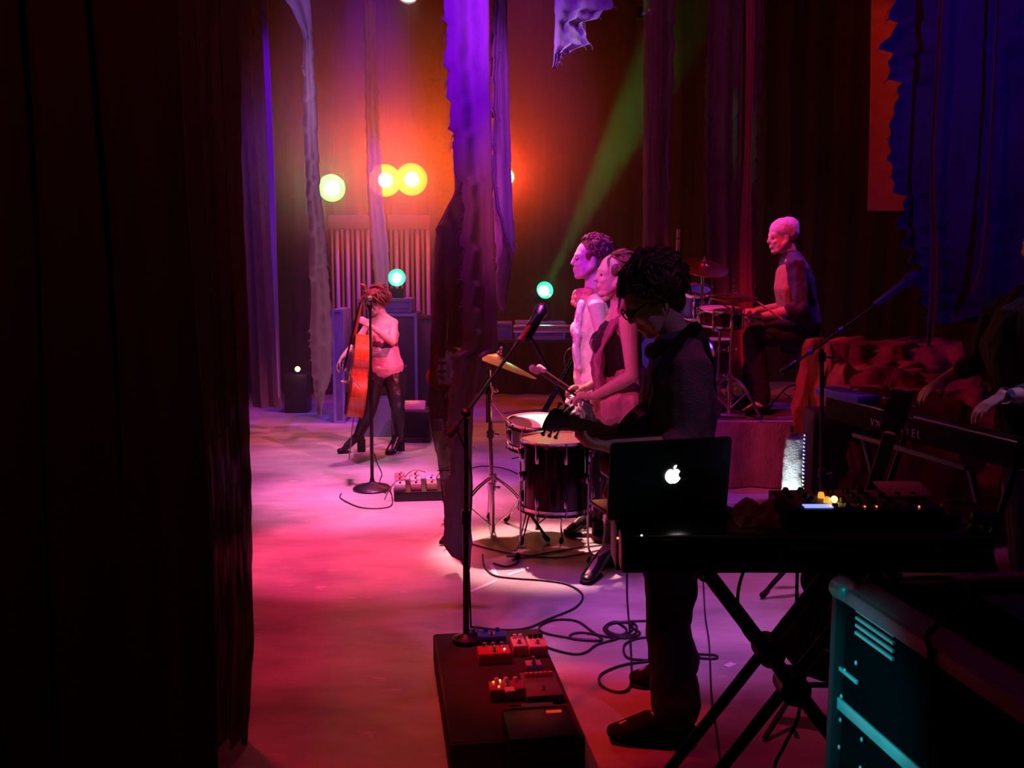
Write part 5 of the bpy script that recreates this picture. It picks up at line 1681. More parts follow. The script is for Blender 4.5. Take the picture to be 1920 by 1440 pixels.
# ---------------------------------------------------------------- road case at the right edge
case_a = math.atan2(.17, 1)
cdir = V((math.sin(case_a), -math.cos(case_a), 0))     # far to near
cper = V((math.cos(case_a), math.sin(case_a), 0))
C0 = P(1578, 1096, 2.28)
cz_ = C0.z
t = thing('road_case', 'large black road case with aluminium edges in the near right corner', 'case', (C0.x + .4, 1.6, 0))
LW, LL = .85, 1.35
rot = Matrix((cper, -cdir, V((0, 0, 1)))).transposed()
cc = V((C0.x, C0.y, 0)) + cper * LW / 2 + cdir * LL / 2
MB().box((cc.x, cc.y, cz_ / 2 + .03), (LW - .01, LL - .01, cz_ - .07), rot=rot).build('body', mat('case_laminate', (.005, .005, .006), 1.0, bump=.4, bscale=300, spec=.0), t, smooth=False)
alum = mat('case_aluminium', (.60, .60, .62), .40, .35, var=.15)
darkal = mat('dark_edge', (.035, .03, .035), .5, .3)
def edge(a, d_, L_, w_, m_, nm='edge_trim'):
    a = V(a); e = a + V(d_) * L_
    mid = (a + e) / 2
    dz = V(d_).normalized()
    s_, t_ = frame(dz)
    MB().box(mid, (w_, w_, L_), rot=Matrix((s_, t_, dz)).transposed(), bev=.003).build(nm, m_, t)
top = V((C0.x, C0.y, cz_ - .012))
edge(top, cdir, LL, .034, mat('case_edge_painted', (.35, .25, .30), .45, .3))
MB().box(top + cdir * LL / 2 + cper * .035 + V((0, 0, .016)), (.07, LL, .006), rot=rot, bev=.002).build('lid_rim', mat('case_edge_painted', (.35, .25, .30), .45, .3), t)
edge(top, cper, LW, .030, alum)
edge(top + cper * LW, cdir, LL, .030, alum)
edge(V((top.x, top.y, .02)), V((0, 0, 1)), cz_ - .03, .034, darkal)
edge(V((top.x, top.y, .02)) + cper * LW, V((0, 0, 1)), cz_ - .03, .034, darkal)
edge(V((top.x, top.y, .02)) + cdir * LL, V((0, 0, 1)), cz_ - .03, .034, darkal)
zz = P(1575, 1312, 2.28).z
for z0_, hgt in ((zz, .030), (P(1572, 1248, 2.28).z, .010)):
    mid = V((top.x, top.y, z0_)) + cdir * (LL / 2 if hgt > .02 else .05) - cper * .003
    MB().box(mid, (.008, LL if hgt > .02 else .10, hgt), rot=rot, bev=.002).build('side_rail', alum, t)
for i in range(4):
    mid = V((top.x, top.y, cz_ - .035 - i * .018)) + cdir * .16 - cper * .003
    MB().box(mid, (.006, .16, .007), rot=rot).build('vent_slot', alum, t)
for i, (dd_, dz_) in enumerate(((.09, .16), (.04, .20), (.03, .27), (.03, .33), (.13, .33), (.13, .40), (.03, .40), (.03, .47), (.13, .47), (.13, .53))):
    q = V((top.x, top.y, cz_ - dz_)) + cdir * dd_ - cper * .004
    MB().ell(q, (.004, .006, .006)).build('rivet', alum, t)
MB().limb([(top + V((0, 0, .004)), .030), (top + cdir * .03 + V((0, 0, .006)), .028)]).build('ball_corner', alum, t)
# rack panel lying in the open top
tag(MB().box(V((cc.x + .02, cc.y + .25, cz_ + .012)), (.5, .5, .02), rot=rot, bev=.004).build('blank_rack_unit', mat('panel_dark', (.03, .02, .035), .35)), 'flat dark panel lying on top of the road case', 'panel')
# cable looping over its edge
tag(MB().tube(bez([top + cdir * .42 - cper * .02 + V((0, 0, -.35)), top + cdir * .40 - cper * .02 + V((0, 0, -.02)), top + cdir * .36 + V((0, 0, .03)), top + cdir * .2 + cper * .2 + V((0, 0, .03)), top + cdir * .05 + cper * .25 + V((0, 0, .03)), top + cper * .02 + cdir * .02 + V((0, 0, .02))], 8), .006, 8).build('cable', rubber), 'thick black cable looping over the edge of the road case', 'cable')

# ---------------------------------------------------------------- pedalboard in front of the guitarist
pz = .13
far_l, far_r = G(812, 1188, pz), G(1010, 1190, pz)
ang = math.atan2(.13, .95)
pd = V((math.sin(ang), -math.cos(ang), 0)); pp = V((math.cos(ang), math.sin(ang), 0))
PW, PL = .44, .94
pc = far_l + pp * PW / 2 + pd * PL / 2
rotp = Matrix((pp, -pd, V((0, 0, 1)))).transposed()
t = thing('pedalboard', 'long black pedalboard box lying in front of the guitarist', 'pedalboard', (pc.x, pc.y, 0))
MB().box((pc.x, pc.y, pz / 2 + .004), (PW, PL, pz - .01), rot=rotp, bev=.008).build('box', mat('board_black', (.045, .028, .028), .7, bump=.4, bscale=120, var=.3), t)
MB().box((pc.x, pc.y, pz - .001) , (PW - .02, PL - .02, .004), rot=rotp).build('top_carpet', mat('board_top', (.045, .040, .036), .9, bump=.5, bscale=200), t)
front_case = far_l + pd * .74 + pp * .27
def on_board(px, py, lift=0):
    return G(px, py, pz + .002 + lift)


def pedal(c, w_, l_, h_, m, label, knobs=3, knobm=None, switch=True, foot=None, yaw=0.0, lights=()):
    c = V(c)
    t = thing('effects_pedal', label, 'effects pedal', c)
    rt = rotp @ Matrix.Rotation(yaw, 3, 'Z')
    ax_, ay_ = rt @ V((1, 0, 0)), rt @ V((0, 1, 0))
    MB().box(c + V((0, 0, h_ / 2)), (w_, l_, h_), rot=rt, bev=.006).build('case', m, t)
    for i in range(knobs):
        q = c + ax_ * ((i - (knobs - 1) / 2) * w_ * .8 / max(knobs, 1)) + ay_ * l_ * .28 + V((0, 0, h_))
        MB().lathe([(.009, 0), (.009, .012), (.007, .016), (.001, .016)], q, seg=14).build('knob', knobm or black, t)
    if switch:
        q = c - ay_ * l_ * .28 + V((0, 0, h_))
        MB().lathe([(.011, 0), (.011, .004), (.007, .004), (.007, .014), (.001, .016)], q, seg=14).build('footswitch', chrome, t)
    if foot:
        MB().box(c - ay_ * l_ * .18 + V((0, 0, h_ + .004)), (w_ * .8, l_ * .5, .008), rot=rt, bev=.003).build('treadle', foot, t)
    for dx, dy, col, e in lights:
        MB().ell(c + ax_ * dx + ay_ * dy + V((0, 0, h_ + .003)), (.004, .004, .003)).build('indicator_light', mat('pedal_led_%d%d' % (int(col[0] * 9), int(col[1] * 9)), col, .4, emit=col, estr=e), t)
    return t


redp = mat('red_enamel', (.62, .08, .10), .3, coat=.4)
whitep = mat('white_enamel', (.80, .72, .76), .35, coat=.3)
bluep = mat('blue_enamel', (.04, .09, .50), .3, coat=.3)
greyp = mat('grey_enamel', (.16, .14, .15), .45)
pedal(on_board(922, 1207), .115, .07, .045, bluep, 'blue effects pedal at the far end of the pedalboard', 2, bluep, yaw=-.1)
pedal(on_board(888, 1198), .05, .05, .035, mat('navy', (.02, .03, .2), .4), 'tiny navy pedal beside the microphone pole on the pedalboard', 1, chrome)
pedal(on_board(926, 1238), .125, .085, .045, redp, 'red effects pedal with a pale rim, behind the blue one', 3, chrome, lights=((-.03, .03, (1, .4, .3), 3), (.04, -.01, (1, .4, .3), 2)))
pedal(on_board(972, 1222), .055, .10, .045, whitep, 'narrow white pedal right of the red one', 2, whitep)
pedal(on_board(1006, 1222), .075, .11, .045, whitep, 'wide white pedal at the far right corner of the pedalboard', 3, black)
pedal(on_board(1000, 1256), .06, .05, .03, mat('lilac', (.4, .3, .6), .4), 'small lilac pedal below the white ones', 1, chrome)
pedal(on_board(1014, 1298), .13, .20, .035, greyp, 'long grey mixer pedal with rows of small knobs', 6, mat('red_cap_small', (.6, .15, .15), .4))
b = thing('effects_pedal', 'small grey pedal with a green treadle end beside the long mixer pedal', 'effects pedal', on_board(1008, 1330))
MB().box(on_board(1008, 1330, .02), (.11, .035, .035), rot=rotp, bev=.005).build('case', mat('green_enamel', (.05, .40, .30), .4), b)
pedal(on_board(950, 1306), .125, .075, .045, mat('maroon_enamel', (.35, .08, .12), .35), 'dark red pedal with glowing red lights in the middle of the pedalboard', 3, whitep, lights=((-.045, .02, (1, .10, .02), 6), (-.02, .03, (1, .25, .08), 6), (-.03, -.02, (1, .06, .02), 6)))
MB().box(on_board(955, 1300, .052), (.035, .04, .012), rot=rotp, bev=.004).build('dummy', whitep) if False else None
pedal(on_board(956, 1300, .046), .035, .04, .018, whitep, 'small white square pedal sitting on the dark red one', 0, switch=False)
wv = on_board(1012, 1392)
tw = thing('expression_pedal', 'wide black treadle pedal with a pale front edge at the near end of the pedalboard', 'effects pedal', wv)
MB().box(wv + V((0, 0, .035)), (.22, .20, .07), rot=rotp, bev=.008).build('case', black, tw)
MB().tube([wv + rotp @ V((-.11, .10, .072)), wv + rotp @ V((.11, .10, .072))], .003, 6).build('edge_line', mat('grey_line', (.5, .4, .42), .4), tw)
MB().box(wv + rotp @ V((.055, .055, .074)), (.05, .012, .004), rot=rotp).build('indicator_light', mat('dim_red_lens', (.6, .05, .02), .3, emit=(1, .05, .02), estr=.5), tw)


def cable(pts, label, r=.005, m=rubber, z=.006, n=8, group=None, cat='cable'):
    o = MB().tube(bez([G(x, y, z) if not hasattr(x, 'z') else x for x, y in [(p if isinstance(p, tuple) else (p, 0)) for p in pts]], n), r, 7).build('cable', m)
    return tag(o, label, cat, group)


dkcable = mat('black_cable', (.02, .014, .02), .5)
cable([(905, 1040), (908, 1060), (925, 1078), (965, 1084), (1020, 1088), (1065, 1096), (1092, 1115), (1080, 1138), (1030, 1160), (985, 1178), (930, 1180), (884, 1174)], 'black cable sweeping round from the cymbal stand back to the pedalboard', m=dkcable)
cable([(970, 1196), (1000, 1200), (1030, 1215), (1075, 1226), (1100, 1222), (1120, 1208), (1160, 1196), (1175, 1180), (1150, 1166), (1132, 1180), (1160, 1192), (1190, 1188), (1190, 1170), (1150, 1165)], 'black cable from the pedalboard to the tangle beside the legs of the guitarist', m=dkcable)
cable([(1250, 1165), (1200, 1164), (1150, 1168), (1138, 1180), (1160, 1190), (1185, 1182), (1180, 1168), (1145, 1170), (1136, 1186), (1170, 1196), (1200, 1188), (1180, 1174)], 'tight coil of black cable beside the legs of the guitarist', m=dkcable)
cable([(1120, 1200), (1070, 1196), (1020, 1186), (1012, 1174), (1040, 1162), (1080, 1164), (1108, 1182), (1128, 1200), (1075, 1198), (1070, 1190), (1095, 1186), (1150, 1196)], 'looping black cable lying left of the coil', m=dkcable)
cable([(1250, 1194), (1200, 1196), (1172, 1208), (1172, 1228), (1190, 1236), (1250, 1238)], 'short black cable loop just below the coil', m=dkcable)
cable([(1250, 1238), (1180, 1244), (1130, 1262), (1125, 1282), (1150, 1296), (1175, 1294), (1184, 1270), (1182, 1200), (1176, 1120), (1176, 1070)], 'black cable dropping from the keyboard end and looping on the red floor', m=dkcable)
cable([(1310, 1226), (1340, 1228), (1343, 1234), (1320, 1234), (1300, 1230)], 'tiny cable loop right of the legs of the guitarist', m=dkcable)
cable([(1318, 1076), (1322, 1150), (1330, 1210), (1334, 1300), (1345, 1380), (1352, 1440)], 'thin straight cable running forward under the keyboard', .004, dkcable)
cable([(640, 925), (640, 935), (680, 952), (730, 950), (735, 930), (728, 915)], 'thin cable looping round the base of the stand of the cellist', .004, dkcable)
cable([(702, 850), (708, 870), (716, 888), (712, 905), (724, 925)], 'thin wavy cable from the feet of the cellist to the pedals', .004, dkcable)
cable([(820, 882), (870, 880), (905, 874), (945, 878), (975, 890), (1000, 900)], 'thin cable crossing the pink floor behind the torn strip', .004, dkcable)
cable([(960, 860), (1000, 850), (1030, 846), (1060, 850)], 'thin cable on the floor behind the floor tom', .004, dkcable)
cable([(885, 1020), (930, 1032), (975, 1040), (1050, 1045), (1130, 1030), (1170, 1020)], 'thin cable through the pale patch below the floor tom', .004, dkcable)
cable([(925, 1056), (950, 1062), (970, 1055), (968, 1044), (950, 1042)], 'small ring of cable round the feet of the snare stand', .005, dkcable)
cable([(960, 1050), (1040, 1034), (1110, 1024), (1180, 1018)], 'second thin cable through the pale patch, slightly higher', .004, dkcable)
# hanging cables under the keyboard
def hang(pts, label, r=.005):
    return tag(MB().tube(bez(pts, 8), r, 7).build('cable', dkcable), label, 'cable')


hang([P(1398, 1060, 2.75), P(1384, 1110, 2.75), P(1388, 1170, 2.75), P(1420, 1212, 2.75), P(1462, 1220, 2.7), P(1515, 1200, 2.7), P(1545, 1160, 2.7), P(1550, 1070, 2.75)], 'black cable hanging in a deep loop under the keyboard')
hang([P(1495, 1070, 2.8), P(1494, 1150, 2.8), P(1500, 1210, 2.8), P(1512, 1258, 2.7), P(1516, 1240, 2.68), P(1535, 1150, 2.7)], 'black cable hanging straight down beside the hub of the keyboard stand')
hang([P(1500, 1310, 2.6), P(1495, 1350, 2.6), P(1470, 1400, 2.6), P(1450, 1450, 2.6), V((P(1450, 1450, 2.6).x, 2.6, .01))], 'black cable trailing from the stand hub to the floor')
hang([P(1062, 700, 5.75), P(1058, 670, 5.75), P(1066, 655, 5.75), P(1078, 652, 5.8), P(1084, 660, 5.82)], 'thin pale cable arching in front of the beige top of the singer', .0025)

# tape marks
tapem = mat('white_tape', (.85, .8, .85), .5, bump=.2)
def tape(p0, p1, label, w_=.025):
    a, b_ = G(*p0), G(*p1)
    d = (b_ - a); L_ = d.length
    return tag(MB().box((a + b_) / 2 + V((0, 0, .0015)), (L_, w_, .001), rz=math.atan2(d.y, d.x)).build('tape_mark', tapem), label, 'tape')
tape((882, 1110), (932, 1088), 'longest white tape strip on the floor, beside the microphone pole')
tape((921, 1060), (931, 1080), 'short steep white tape strip above the longest one')
tape((951, 1079), (985, 1068), 'white tape strip right of the steep one')
tape((1362, 1250), (1376, 1244), 'small white tape scrap right of the legs of the guitarist', .03)
tape((655, 985), (790, 1000), 'x') if False else None

# ---------------------------------------------------------------- long keyboard of the right player
kza = .97
A, Bp = G(1560, 728, kza), G(1920, 838, kza)
A = V((P(1548, 735, 5.05).x, 5.05, P(1548, 735, 5.05).z)); Bp = P(1905, 842, 3.75)
A.z = Bp.z = (A.z + Bp.z) / 2
kd = (Bp - A).normalized(); kn_ = V((-kd.y, kd.x, 0))      # points right (player side)
if kn_.x < 0:
    kn_ = -kn_
rk_ = Matrix((kd, kn_, kd.cross(kn_))).transposed()
t = thing('stage_piano', 'long dark keyboard under the hands of the player in black', 'keyboard', ((A.x + Bp.x) / 2, (A.y + Bp.y) / 2, A.z - .13))
KL = (Bp - A).length
mid = (A + Bp) / 2
upz = rk_ @ V((0, 0, 1))
s1 = 1 if upz.z > 0 else -1
MB().box(mid + kn_ * .06 + V((0, 0, -.055)), (KL, .12, .11), rot=rk_, bev=.006).build('rear_case', mat('keyboard_back', (.008, .003, .004), .8, spec=.12), t)
MB().box(mid + kn_ * .20 + V((0, 0, -.10)), (KL, .20, .07), rot=rk_, bev=.006).build('key_bed', black, t)
MB().box(mid + kn_ * .01 + V((0, 0, .002)), (KL, .012, .006), rot=rk_).build('edge_trim', mat('silver_trim', (.65, .6, .68), .25, .9), t)
for i in range(52):
    MB().box(mid - kd * (KL / 2 - .05) + kd * (i * (KL - .1) / 51.5) + kn_ * .215 + V((0, 0, -.052)), ((KL - .1) / 52 - .0012, .145, .02), rot=rk_).build('white_key', MATS['ivory'], t)
bi = [0, 1, 3, 4, 5]
for i in range(52):
    if i % 7 in (0, 2, 3, 5, 6):
        MB().box(mid - kd * (KL / 2 - .05) + kd * ((i + .5) * (KL - .1) / 51.5) + kn_ * .180 + V((0, 0, -.036)), (.011, .09, .016), rot=rk_).build('black_key', ebony, t)
# worn lettering on the back, unreadable in the photograph apart from its shapes
cu = bpy.data.curves.new('lettering', 'FONT')
cu.body = 'VASSDATEL'
cu.size = .052
cu.space_character = 1.5
cu.extrude = .001
lt_ = bpy.data.objects.new('lettering_curve', cu)
COL.objects.link(lt_)
lo = bpy.data.objects.new('lettering', bpy.data.meshes.new_from_object(lt_.evaluated_get(bpy.context.evaluated_depsgraph_get())))
bpy.data.objects.remove(lt_)
COL.objects.link(lo)
xdir = kd
lm = Matrix((xdir, V((0, 0, 1)), xdir.cross(V((0, 0, 1))))).transposed().to_4x4()
lp = A.lerp(Bp, .30) - kn_ * .004 + V((0, 0, -.085))
lo.parent = t
lo.matrix_basis = Matrix.Translation(lp - ORI[t.name]) @ lm
lo.data.materials.clear()
lo.data.materials.append(mat('faded_letters', (.30, .20, .23), .6))
# stand
t = thing('keyboard_stand', 'black stand under the long keyboard of the player in black', 'stand', (mid.x, mid.y, 0))
for q in (.22, .78):
    c = A.lerp(Bp, q)
    for s in (0, 1):
        p0 = c + kn_ * (.02 if s else .28) + V((0, 0, -.15)); p1 = V((c.x, c.y, .02)) + kn_ * (.28 if s else .02)
        MB().tube([p0 + kd * .02 * s, p1 + kd * .02 * s], .016, 10).build('leg', blackm, t)
MB().tube([A.lerp(Bp, .2) + V((0, 0, -.155)), A.lerp(Bp, .8) + V((0, 0, -.155))], .014).build('cross_bar', blackm, t)
# blue-lit box on the far end of the keyboard
q = A + kd * .1 + kn_ * .06
tag(MB().box(q + V((0, .0, .022)), (.38, .13, .04), rot=rk_, bev=.006).build('sound_module', mat('blue_plastic', (.10, .10, .55), .4, bump=.2)), 'flat blue-lit box on the far end of the long keyboard', 'electronics')
# heap of red cloth
def draped_lump(name, x0, x1, y0, y1, h, m, label, seed, steps=((0, 1.0),)):
    """cloth thrown over boxes: rounded shoulders, long sagging folds running sideways"""
    b = bmesh.new(); n, mm = 90, 60
    vs = []
    for j in range(mm + 1):
        row = []
        for i in range(n + 1):
            u, v = i / n, j / mm
            x, y = x0 + (x1 - x0) * u, y0 + (y1 - y0) * v
            lv = 0
            for s0, hh in steps:
                lv = max(lv, hh * min(1, max(0, (v - s0) / .10)) ** .5 if v > s0 else 0)
            ex = min(1, u / .10, (1 - u) / .06) ; ex = max(0, ex) ** .5
            z = h * lv * ex
            q = V((x * 1.3 + seed, y * 2.0, z * 5.5))
            f = noise.noise(q) * .6 + abs(noise.noise(q * 2.1)) * .8 + abs(noise.noise(q * 4.5)) * .5
            vs_ = V((x + .03 * noise.noise(q * 1.9), y - f * .20, max(.003, z + (f - .3) * .10 * (1 if z > .05 else 0))))
            row.append(b.verts.new(vs_))
        vs.append(row)
    for j in range(mm):
        for i in range(n):
            b.faces.new((vs[j][i], vs[j][i + 1], vs[j + 1][i + 1], vs[j + 1][i]))
    mb = MB(); mb.bm.free(); mb.bm = b
    return tag(mb.build(name, m, angle=180), label, 'cloth')


rcl = mat('red_dyed_cloth', (.30, .05, .03), .95, bump=.7, bscale=60, var=.35, vscale=4, stretch=(1, 1, 3))
hx0, hx1 = P(1562, 700, 5.9).x, P(1880, 700, 5.9).x
draped_lump('cloth_heap', hx0, hx1, 5.72, 6.9, P(1650, 648, 6.3).z, rcl, 'big heap of red cloth thrown over boxes behind the long keyboard', 3.0, ((0, .80), (.22, .88), (.45, 1.0)))
# dark amplifier and white knitted cloth beside the riser
ax0 = P(1512, 800, 5.9).x
t = thing('speaker_cabinet', 'tall black speaker cabinet behind the white knitted cloth', 'speaker', (ax0 + .3, 6.0, 0))
sz = P(1560, 765, 5.9).z
MB().box((ax0 + .23, 5.87, sz / 2), (.46, .22, sz), bev=.012).build('cabinet', mat('cabinet_vinyl', (.018, .014, .016), .7, bump=.5, bscale=200), t)
MB().box((ax0 + .23, 5.752, sz / 2 - .03), (.40, .012, sz - .16)).build('grille', mat('grille_cloth', (.03, .015, .02), .9, bump=.8, bscale=300), t)
MB().tube([(ax0 + .15, 5.85, sz), (ax0 + .15, 5.85, sz + .03), (ax0 + .3, 5.85, sz + .03), (ax0 + .3, 5.85, sz)], .008).build('handle', rubber, t)
kt, kbm = P(1487, 808, 5.5), P(1485, 932, 5.5)
knit = mat('white_knit', (.72, .74, .72), .95, bump=.3, bscale=90)
mb = MB()
mb.limb([(P(1490, 822, 5.5), .052, .035), (P(1488, 860, 5.5), .060, .045), (P(1486, 900, 5.5), .062, .05), (V((P(1485, 940, 5.5).x, 5.5, .30)), .066, .05), (V((P(1485, 940, 5.5).x, 5.5, .06)), .07, .055)], V((1, 0, 0)), 24)
tt = thing('knitted_cloth', 'white ribbed knitted cloth hanging upright, brightly lit from below', 'cloth', (P(1485, 940, 5.5).x, 5.5, 0))
mb.fuse('cloth', knit, tt, .007, 3, wrinkle=(.003, 20))
b = MB()
for i in range(26):
    z = .12 + i * .022
    b.limb([(V((P(1505, 900, 5.47).x, 5.465, z)), .012, .006), (V((P(1512, 900, 5.47).x, 5.485, z + .014)), .008, .005)], None, 8)
b.build('ribbed_edge', knit, tt)
MB().tube([(P(1487, 808, 5.53).x, 5.55, 0.02), (P(1487, 808, 5.53).x, 5.55, kt.z + .02)], .010).build('pole', blackm, tt)
tf = thing('floor_lamp', 'small white lamp on the floor shining up the knitted cloth', 'lamp', (P(1470, 950, 5.40).x, 5.36, 0))
MB().lathe([(.05, 0), (.05, .03), (.04, .06), (.035, .06)], (P(1470, 950, 5.40).x, 5.36, .0)).build('housing', black, tf)
MB().ell((P(1470, 950, 5.40).x, 5.36, .062), (.03, .03, .006)).build('bulb', mat('white_bulb', (1, 1, 1), .4, emit=(.85, .95, 1), estr=6), tf)
spot((P(1468, 950, 5.40).x, 5.36, .085), P(1487, 850, 5.5), (.80, .95, 1.0), 30, 50, .8, .03)

# ---------------------------------------------------------------- gear at the back of the stage
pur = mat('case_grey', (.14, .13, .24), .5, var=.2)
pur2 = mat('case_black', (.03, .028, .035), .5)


def rack(name, label, px0, px1, py0, py1, Y, depth=.45, m=pur2, edge_m=None, cat='case', z_floor=False):
    a, c = P(px0, py0, Y), P(px1, py1, Y)
    z0_ = 0.0 if z_floor else c.z
    t = thing(name, label, cat, ((a.x + c.x) / 2, Y + depth / 2, z0_))
    MB().box(((a.x + c.x) / 2, Y + depth / 2, (a.z + z0_) / 2), (c.x - a.x, depth, a.z - z0_), bev=.008).build('body', m, t)
    e = edge_m or alum
    for x in (a.x + .012, c.x - .012):
        MB().box((x, Y - .004, (a.z + z0_) / 2), (.028, .012, a.z - z0_)).build('edge_trim', e, t)
    for z in (a.z - .014, z0_ + .014):
        MB().box(((a.x + c.x) / 2, Y - .006, z), (c.x - a.x, .012, .028)).build('edge_trim', e, t)
    return t


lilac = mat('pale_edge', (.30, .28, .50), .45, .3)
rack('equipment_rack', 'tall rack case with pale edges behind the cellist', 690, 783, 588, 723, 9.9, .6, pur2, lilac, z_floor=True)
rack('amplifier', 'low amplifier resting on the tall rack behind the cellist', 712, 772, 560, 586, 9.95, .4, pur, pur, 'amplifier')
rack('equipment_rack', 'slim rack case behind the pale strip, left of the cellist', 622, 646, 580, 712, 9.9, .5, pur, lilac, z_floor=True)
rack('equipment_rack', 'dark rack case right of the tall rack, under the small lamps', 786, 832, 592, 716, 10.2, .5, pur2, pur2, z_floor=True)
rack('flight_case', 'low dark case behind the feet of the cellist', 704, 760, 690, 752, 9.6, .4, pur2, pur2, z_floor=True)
mw = P(718, 775, 9.2)
t = thing('blue_light_wedge', 'wedge put in for a patch of blue light between the legs of the cellist', 'speaker', (mw.x, 9.3, 0))
Mw = Matrix(((0, 0, 1, mw.x - .16), (1, 0, 0, 9.1), (0, 1, 0, 0), (0, 0, 0, 1)))
MB().prism([(0, 0), (.40, 0), (.40, .34), (.26, .34)], Mw, .32).build('cabinet', mat('blue_light_tint', (.05, .05, .16), .5), t, smooth=False)  # patch of blue light put into this wedge's shape and colour
# console table with gear right of the torn strip
def table_px(label, px0, px1, py, Y, depth, m, name='equipment_table', cat='table', thick=.035):
    a, c = P(px0, py, Y), P(px1, py, Y)
    t = thing(name, label, cat, ((a.x + c.x) / 2, Y + depth / 2, 0))
    MB().box(((a.x + c.x) / 2, Y + depth / 2, a.z - thick / 2), (c.x - a.x, depth, thick), bev=.005).build('tabletop', m, t)
    for x in (a.x + .05, c.x - .05):
        for y in (Y + .05, Y + depth - .05):
            MB().box((x, y, (a.z - thick) / 2), (.04, .04, a.z - thick)).build('leg', blackm, t)
    return a.z
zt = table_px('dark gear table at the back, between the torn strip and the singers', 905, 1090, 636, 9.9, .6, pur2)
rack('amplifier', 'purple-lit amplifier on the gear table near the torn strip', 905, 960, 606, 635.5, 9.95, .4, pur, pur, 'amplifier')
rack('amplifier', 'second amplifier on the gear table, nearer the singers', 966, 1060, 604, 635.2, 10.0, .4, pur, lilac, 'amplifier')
# silver topped keyboard on folding stand in front of it
Yb = 8.6
a, c = P(984, 613, Yb), P(1084, 624, Yb)
t = thing('electric_piano', 'silver-topped keyboard on a folding stand behind the singers', 'keyboard', ((a.x + c.x) / 2, Yb + .15, c.z))
MB().box(((a.x + c.x) / 2 + .1, Yb + .15, (a.z + c.z) / 2), (c.x - a.x + .4, .3, a.z - c.z), bev=.008).build('case', mat('silver_case', (.55, .5, .62), .3, .6), t)
MB().box(((a.x + c.x) / 2 + .1, Yb + .06, a.z + .004), (c.x - a.x + .34, .13, .012)).build('key_row', MATS['ivory'], t)
t = thing('keyboard_stand', 'folding stand under the silver-topped keyboard', 'stand', ((a.x + c.x) / 2, Yb + .15, 0))
for y in (Yb + .05, Yb + .25):
    MB().tube([(a.x + .03, y, c.z - .01), (c.x + .1, y, .02)], .014).build('leg', blackm, t)
    MB().tube([(c.x + .1, y + .03, c.z - .01), (a.x + .03, y + .03, .02)], .014).build('leg', blackm, t)
# pedals and boxes on the floor behind the cellist
ring = lambda: None
for px, py, w_, h_, m_, lab in ((778, 800, .20, .09, mat('dark_violet_box', (.12, .08, .16), .4), 'dark violet pedal box on the floor right of the heel of the cellist'),
                               (812, 806, .16, .10, mat('pink_grey_box', (.45, .3, .42), .4), 'pale pedal box with a blue light near the torn strip'),
                               (775, 782, .30, .05, pur2, 'flat black board behind the violet pedal box')):
    g_ = G(px, py)
    t = thing('effects_pedal', lab, 'effects pedal', g_)
    MB().box(g_ + V((0, 0, h_ / 2)), (w_, .14, h_), rz=.2, bev=.008).build('case', m_, t)
    for i in range(3):
        MB().lathe([(.013, 0), (.013, .014), (.001, .016)], g_ + V((-.05 + .05 * i, 0, h_)), seg=12).build('knob', chrome, t)
g_ = P(762, 768, 8.9)
t = thing('mixer', 'small bright purple mixer behind the boot of the cellist', 'electronics', (g_.x + .05, 8.9, 0))
zm = g_.z
MB().box((g_.x + .05, 8.95, zm / 2), (.36, .3, zm), bev=.01).build('case', pur2, t)
MB().box((g_.x + .06, 8.86, zm + .03), (.24, .12, .06), rot=Matrix.Rotation(R(35), 3, 'X'), bev=.004).build('panel', mat('violet_panel', (.3, .12, .38), .35), t)
g_ = G(727, 806)
tag(MB().box(g_ + V((0, 0, .03)), (.085, .07, .055), bev=.004).build('orange_box', mat('orange_enamel', (.85, .13, .03), .4)), 'small orange box on the floor between the boots of the cellist', 'effects pedal')
# pedal cluster by the round-base stand
g0 = G(775, 938)
t = thing('pedalboard', 'black slanted pedalboard beside the round-base microphone stand', 'pedalboard', g0)
yw = .12
rz_ = Matrix.Rotation(yw, 3, 'Z')
MB().box(g0 + V((.02, .18, .035)), (.34, .42, .065), rot=rz_, bev=.008).build('board', black, t)
cols = [whitep, mat('pink_enamel', (.7, .35, .42), .4), mat('brass_enamel', (.5, .35, .25), .35), mat('rose_enamel', (.5, .18, .22), .4), whitep, mat('sky_enamel', (.45, .5, .8), .35), mat('rose_enamel', (.5, .18, .22), .4), mat('tan_enamel', (.6, .4, .35), .4)]
labs = ['white pedal, near left of the slanted pedalboard', 'pink pedal in the near row of the slanted pedalboard', 'brassy pedal, near right of the slanted pedalboard', 'rose pedal in the middle row, left, of the slanted pedalboard', 'white pedal in the middle row of the slanted pedalboard', 'pale blue pedal, middle right of the slanted pedalboard', 'rose pedal, far left of the slanted pedalboard', 'tan pedal, far end of the slanted pedalboard']
k_ = 0
for j in range(3):
    for i in range(3 if j < 2 else 2):
        c_ = g0 + rz_ @ V((-.09 + .11 * i, .05 + .135 * j, .068))
        tp2 = thing('effects_pedal', labs[k_], 'effects pedal', c_)
        MB().box(c_ + V((0, 0, .026)), (.075, .115, .05), rot=rz_, bev=.006).build('case', cols[k_], tp2)
        MB().lathe([(.007, 0), (.007, .010), (.001, .012)], c_ + rz_ @ V((.01, .035, .051)), seg=12).build('knob', steel, tp2)
        MB().lathe([(.009, 0), (.007, .012), (.001, .014)], c_ + rz_ @ V((0, -.035, .051)), seg=12).build('footswitch', chrome, tp2)
        k_ += 1
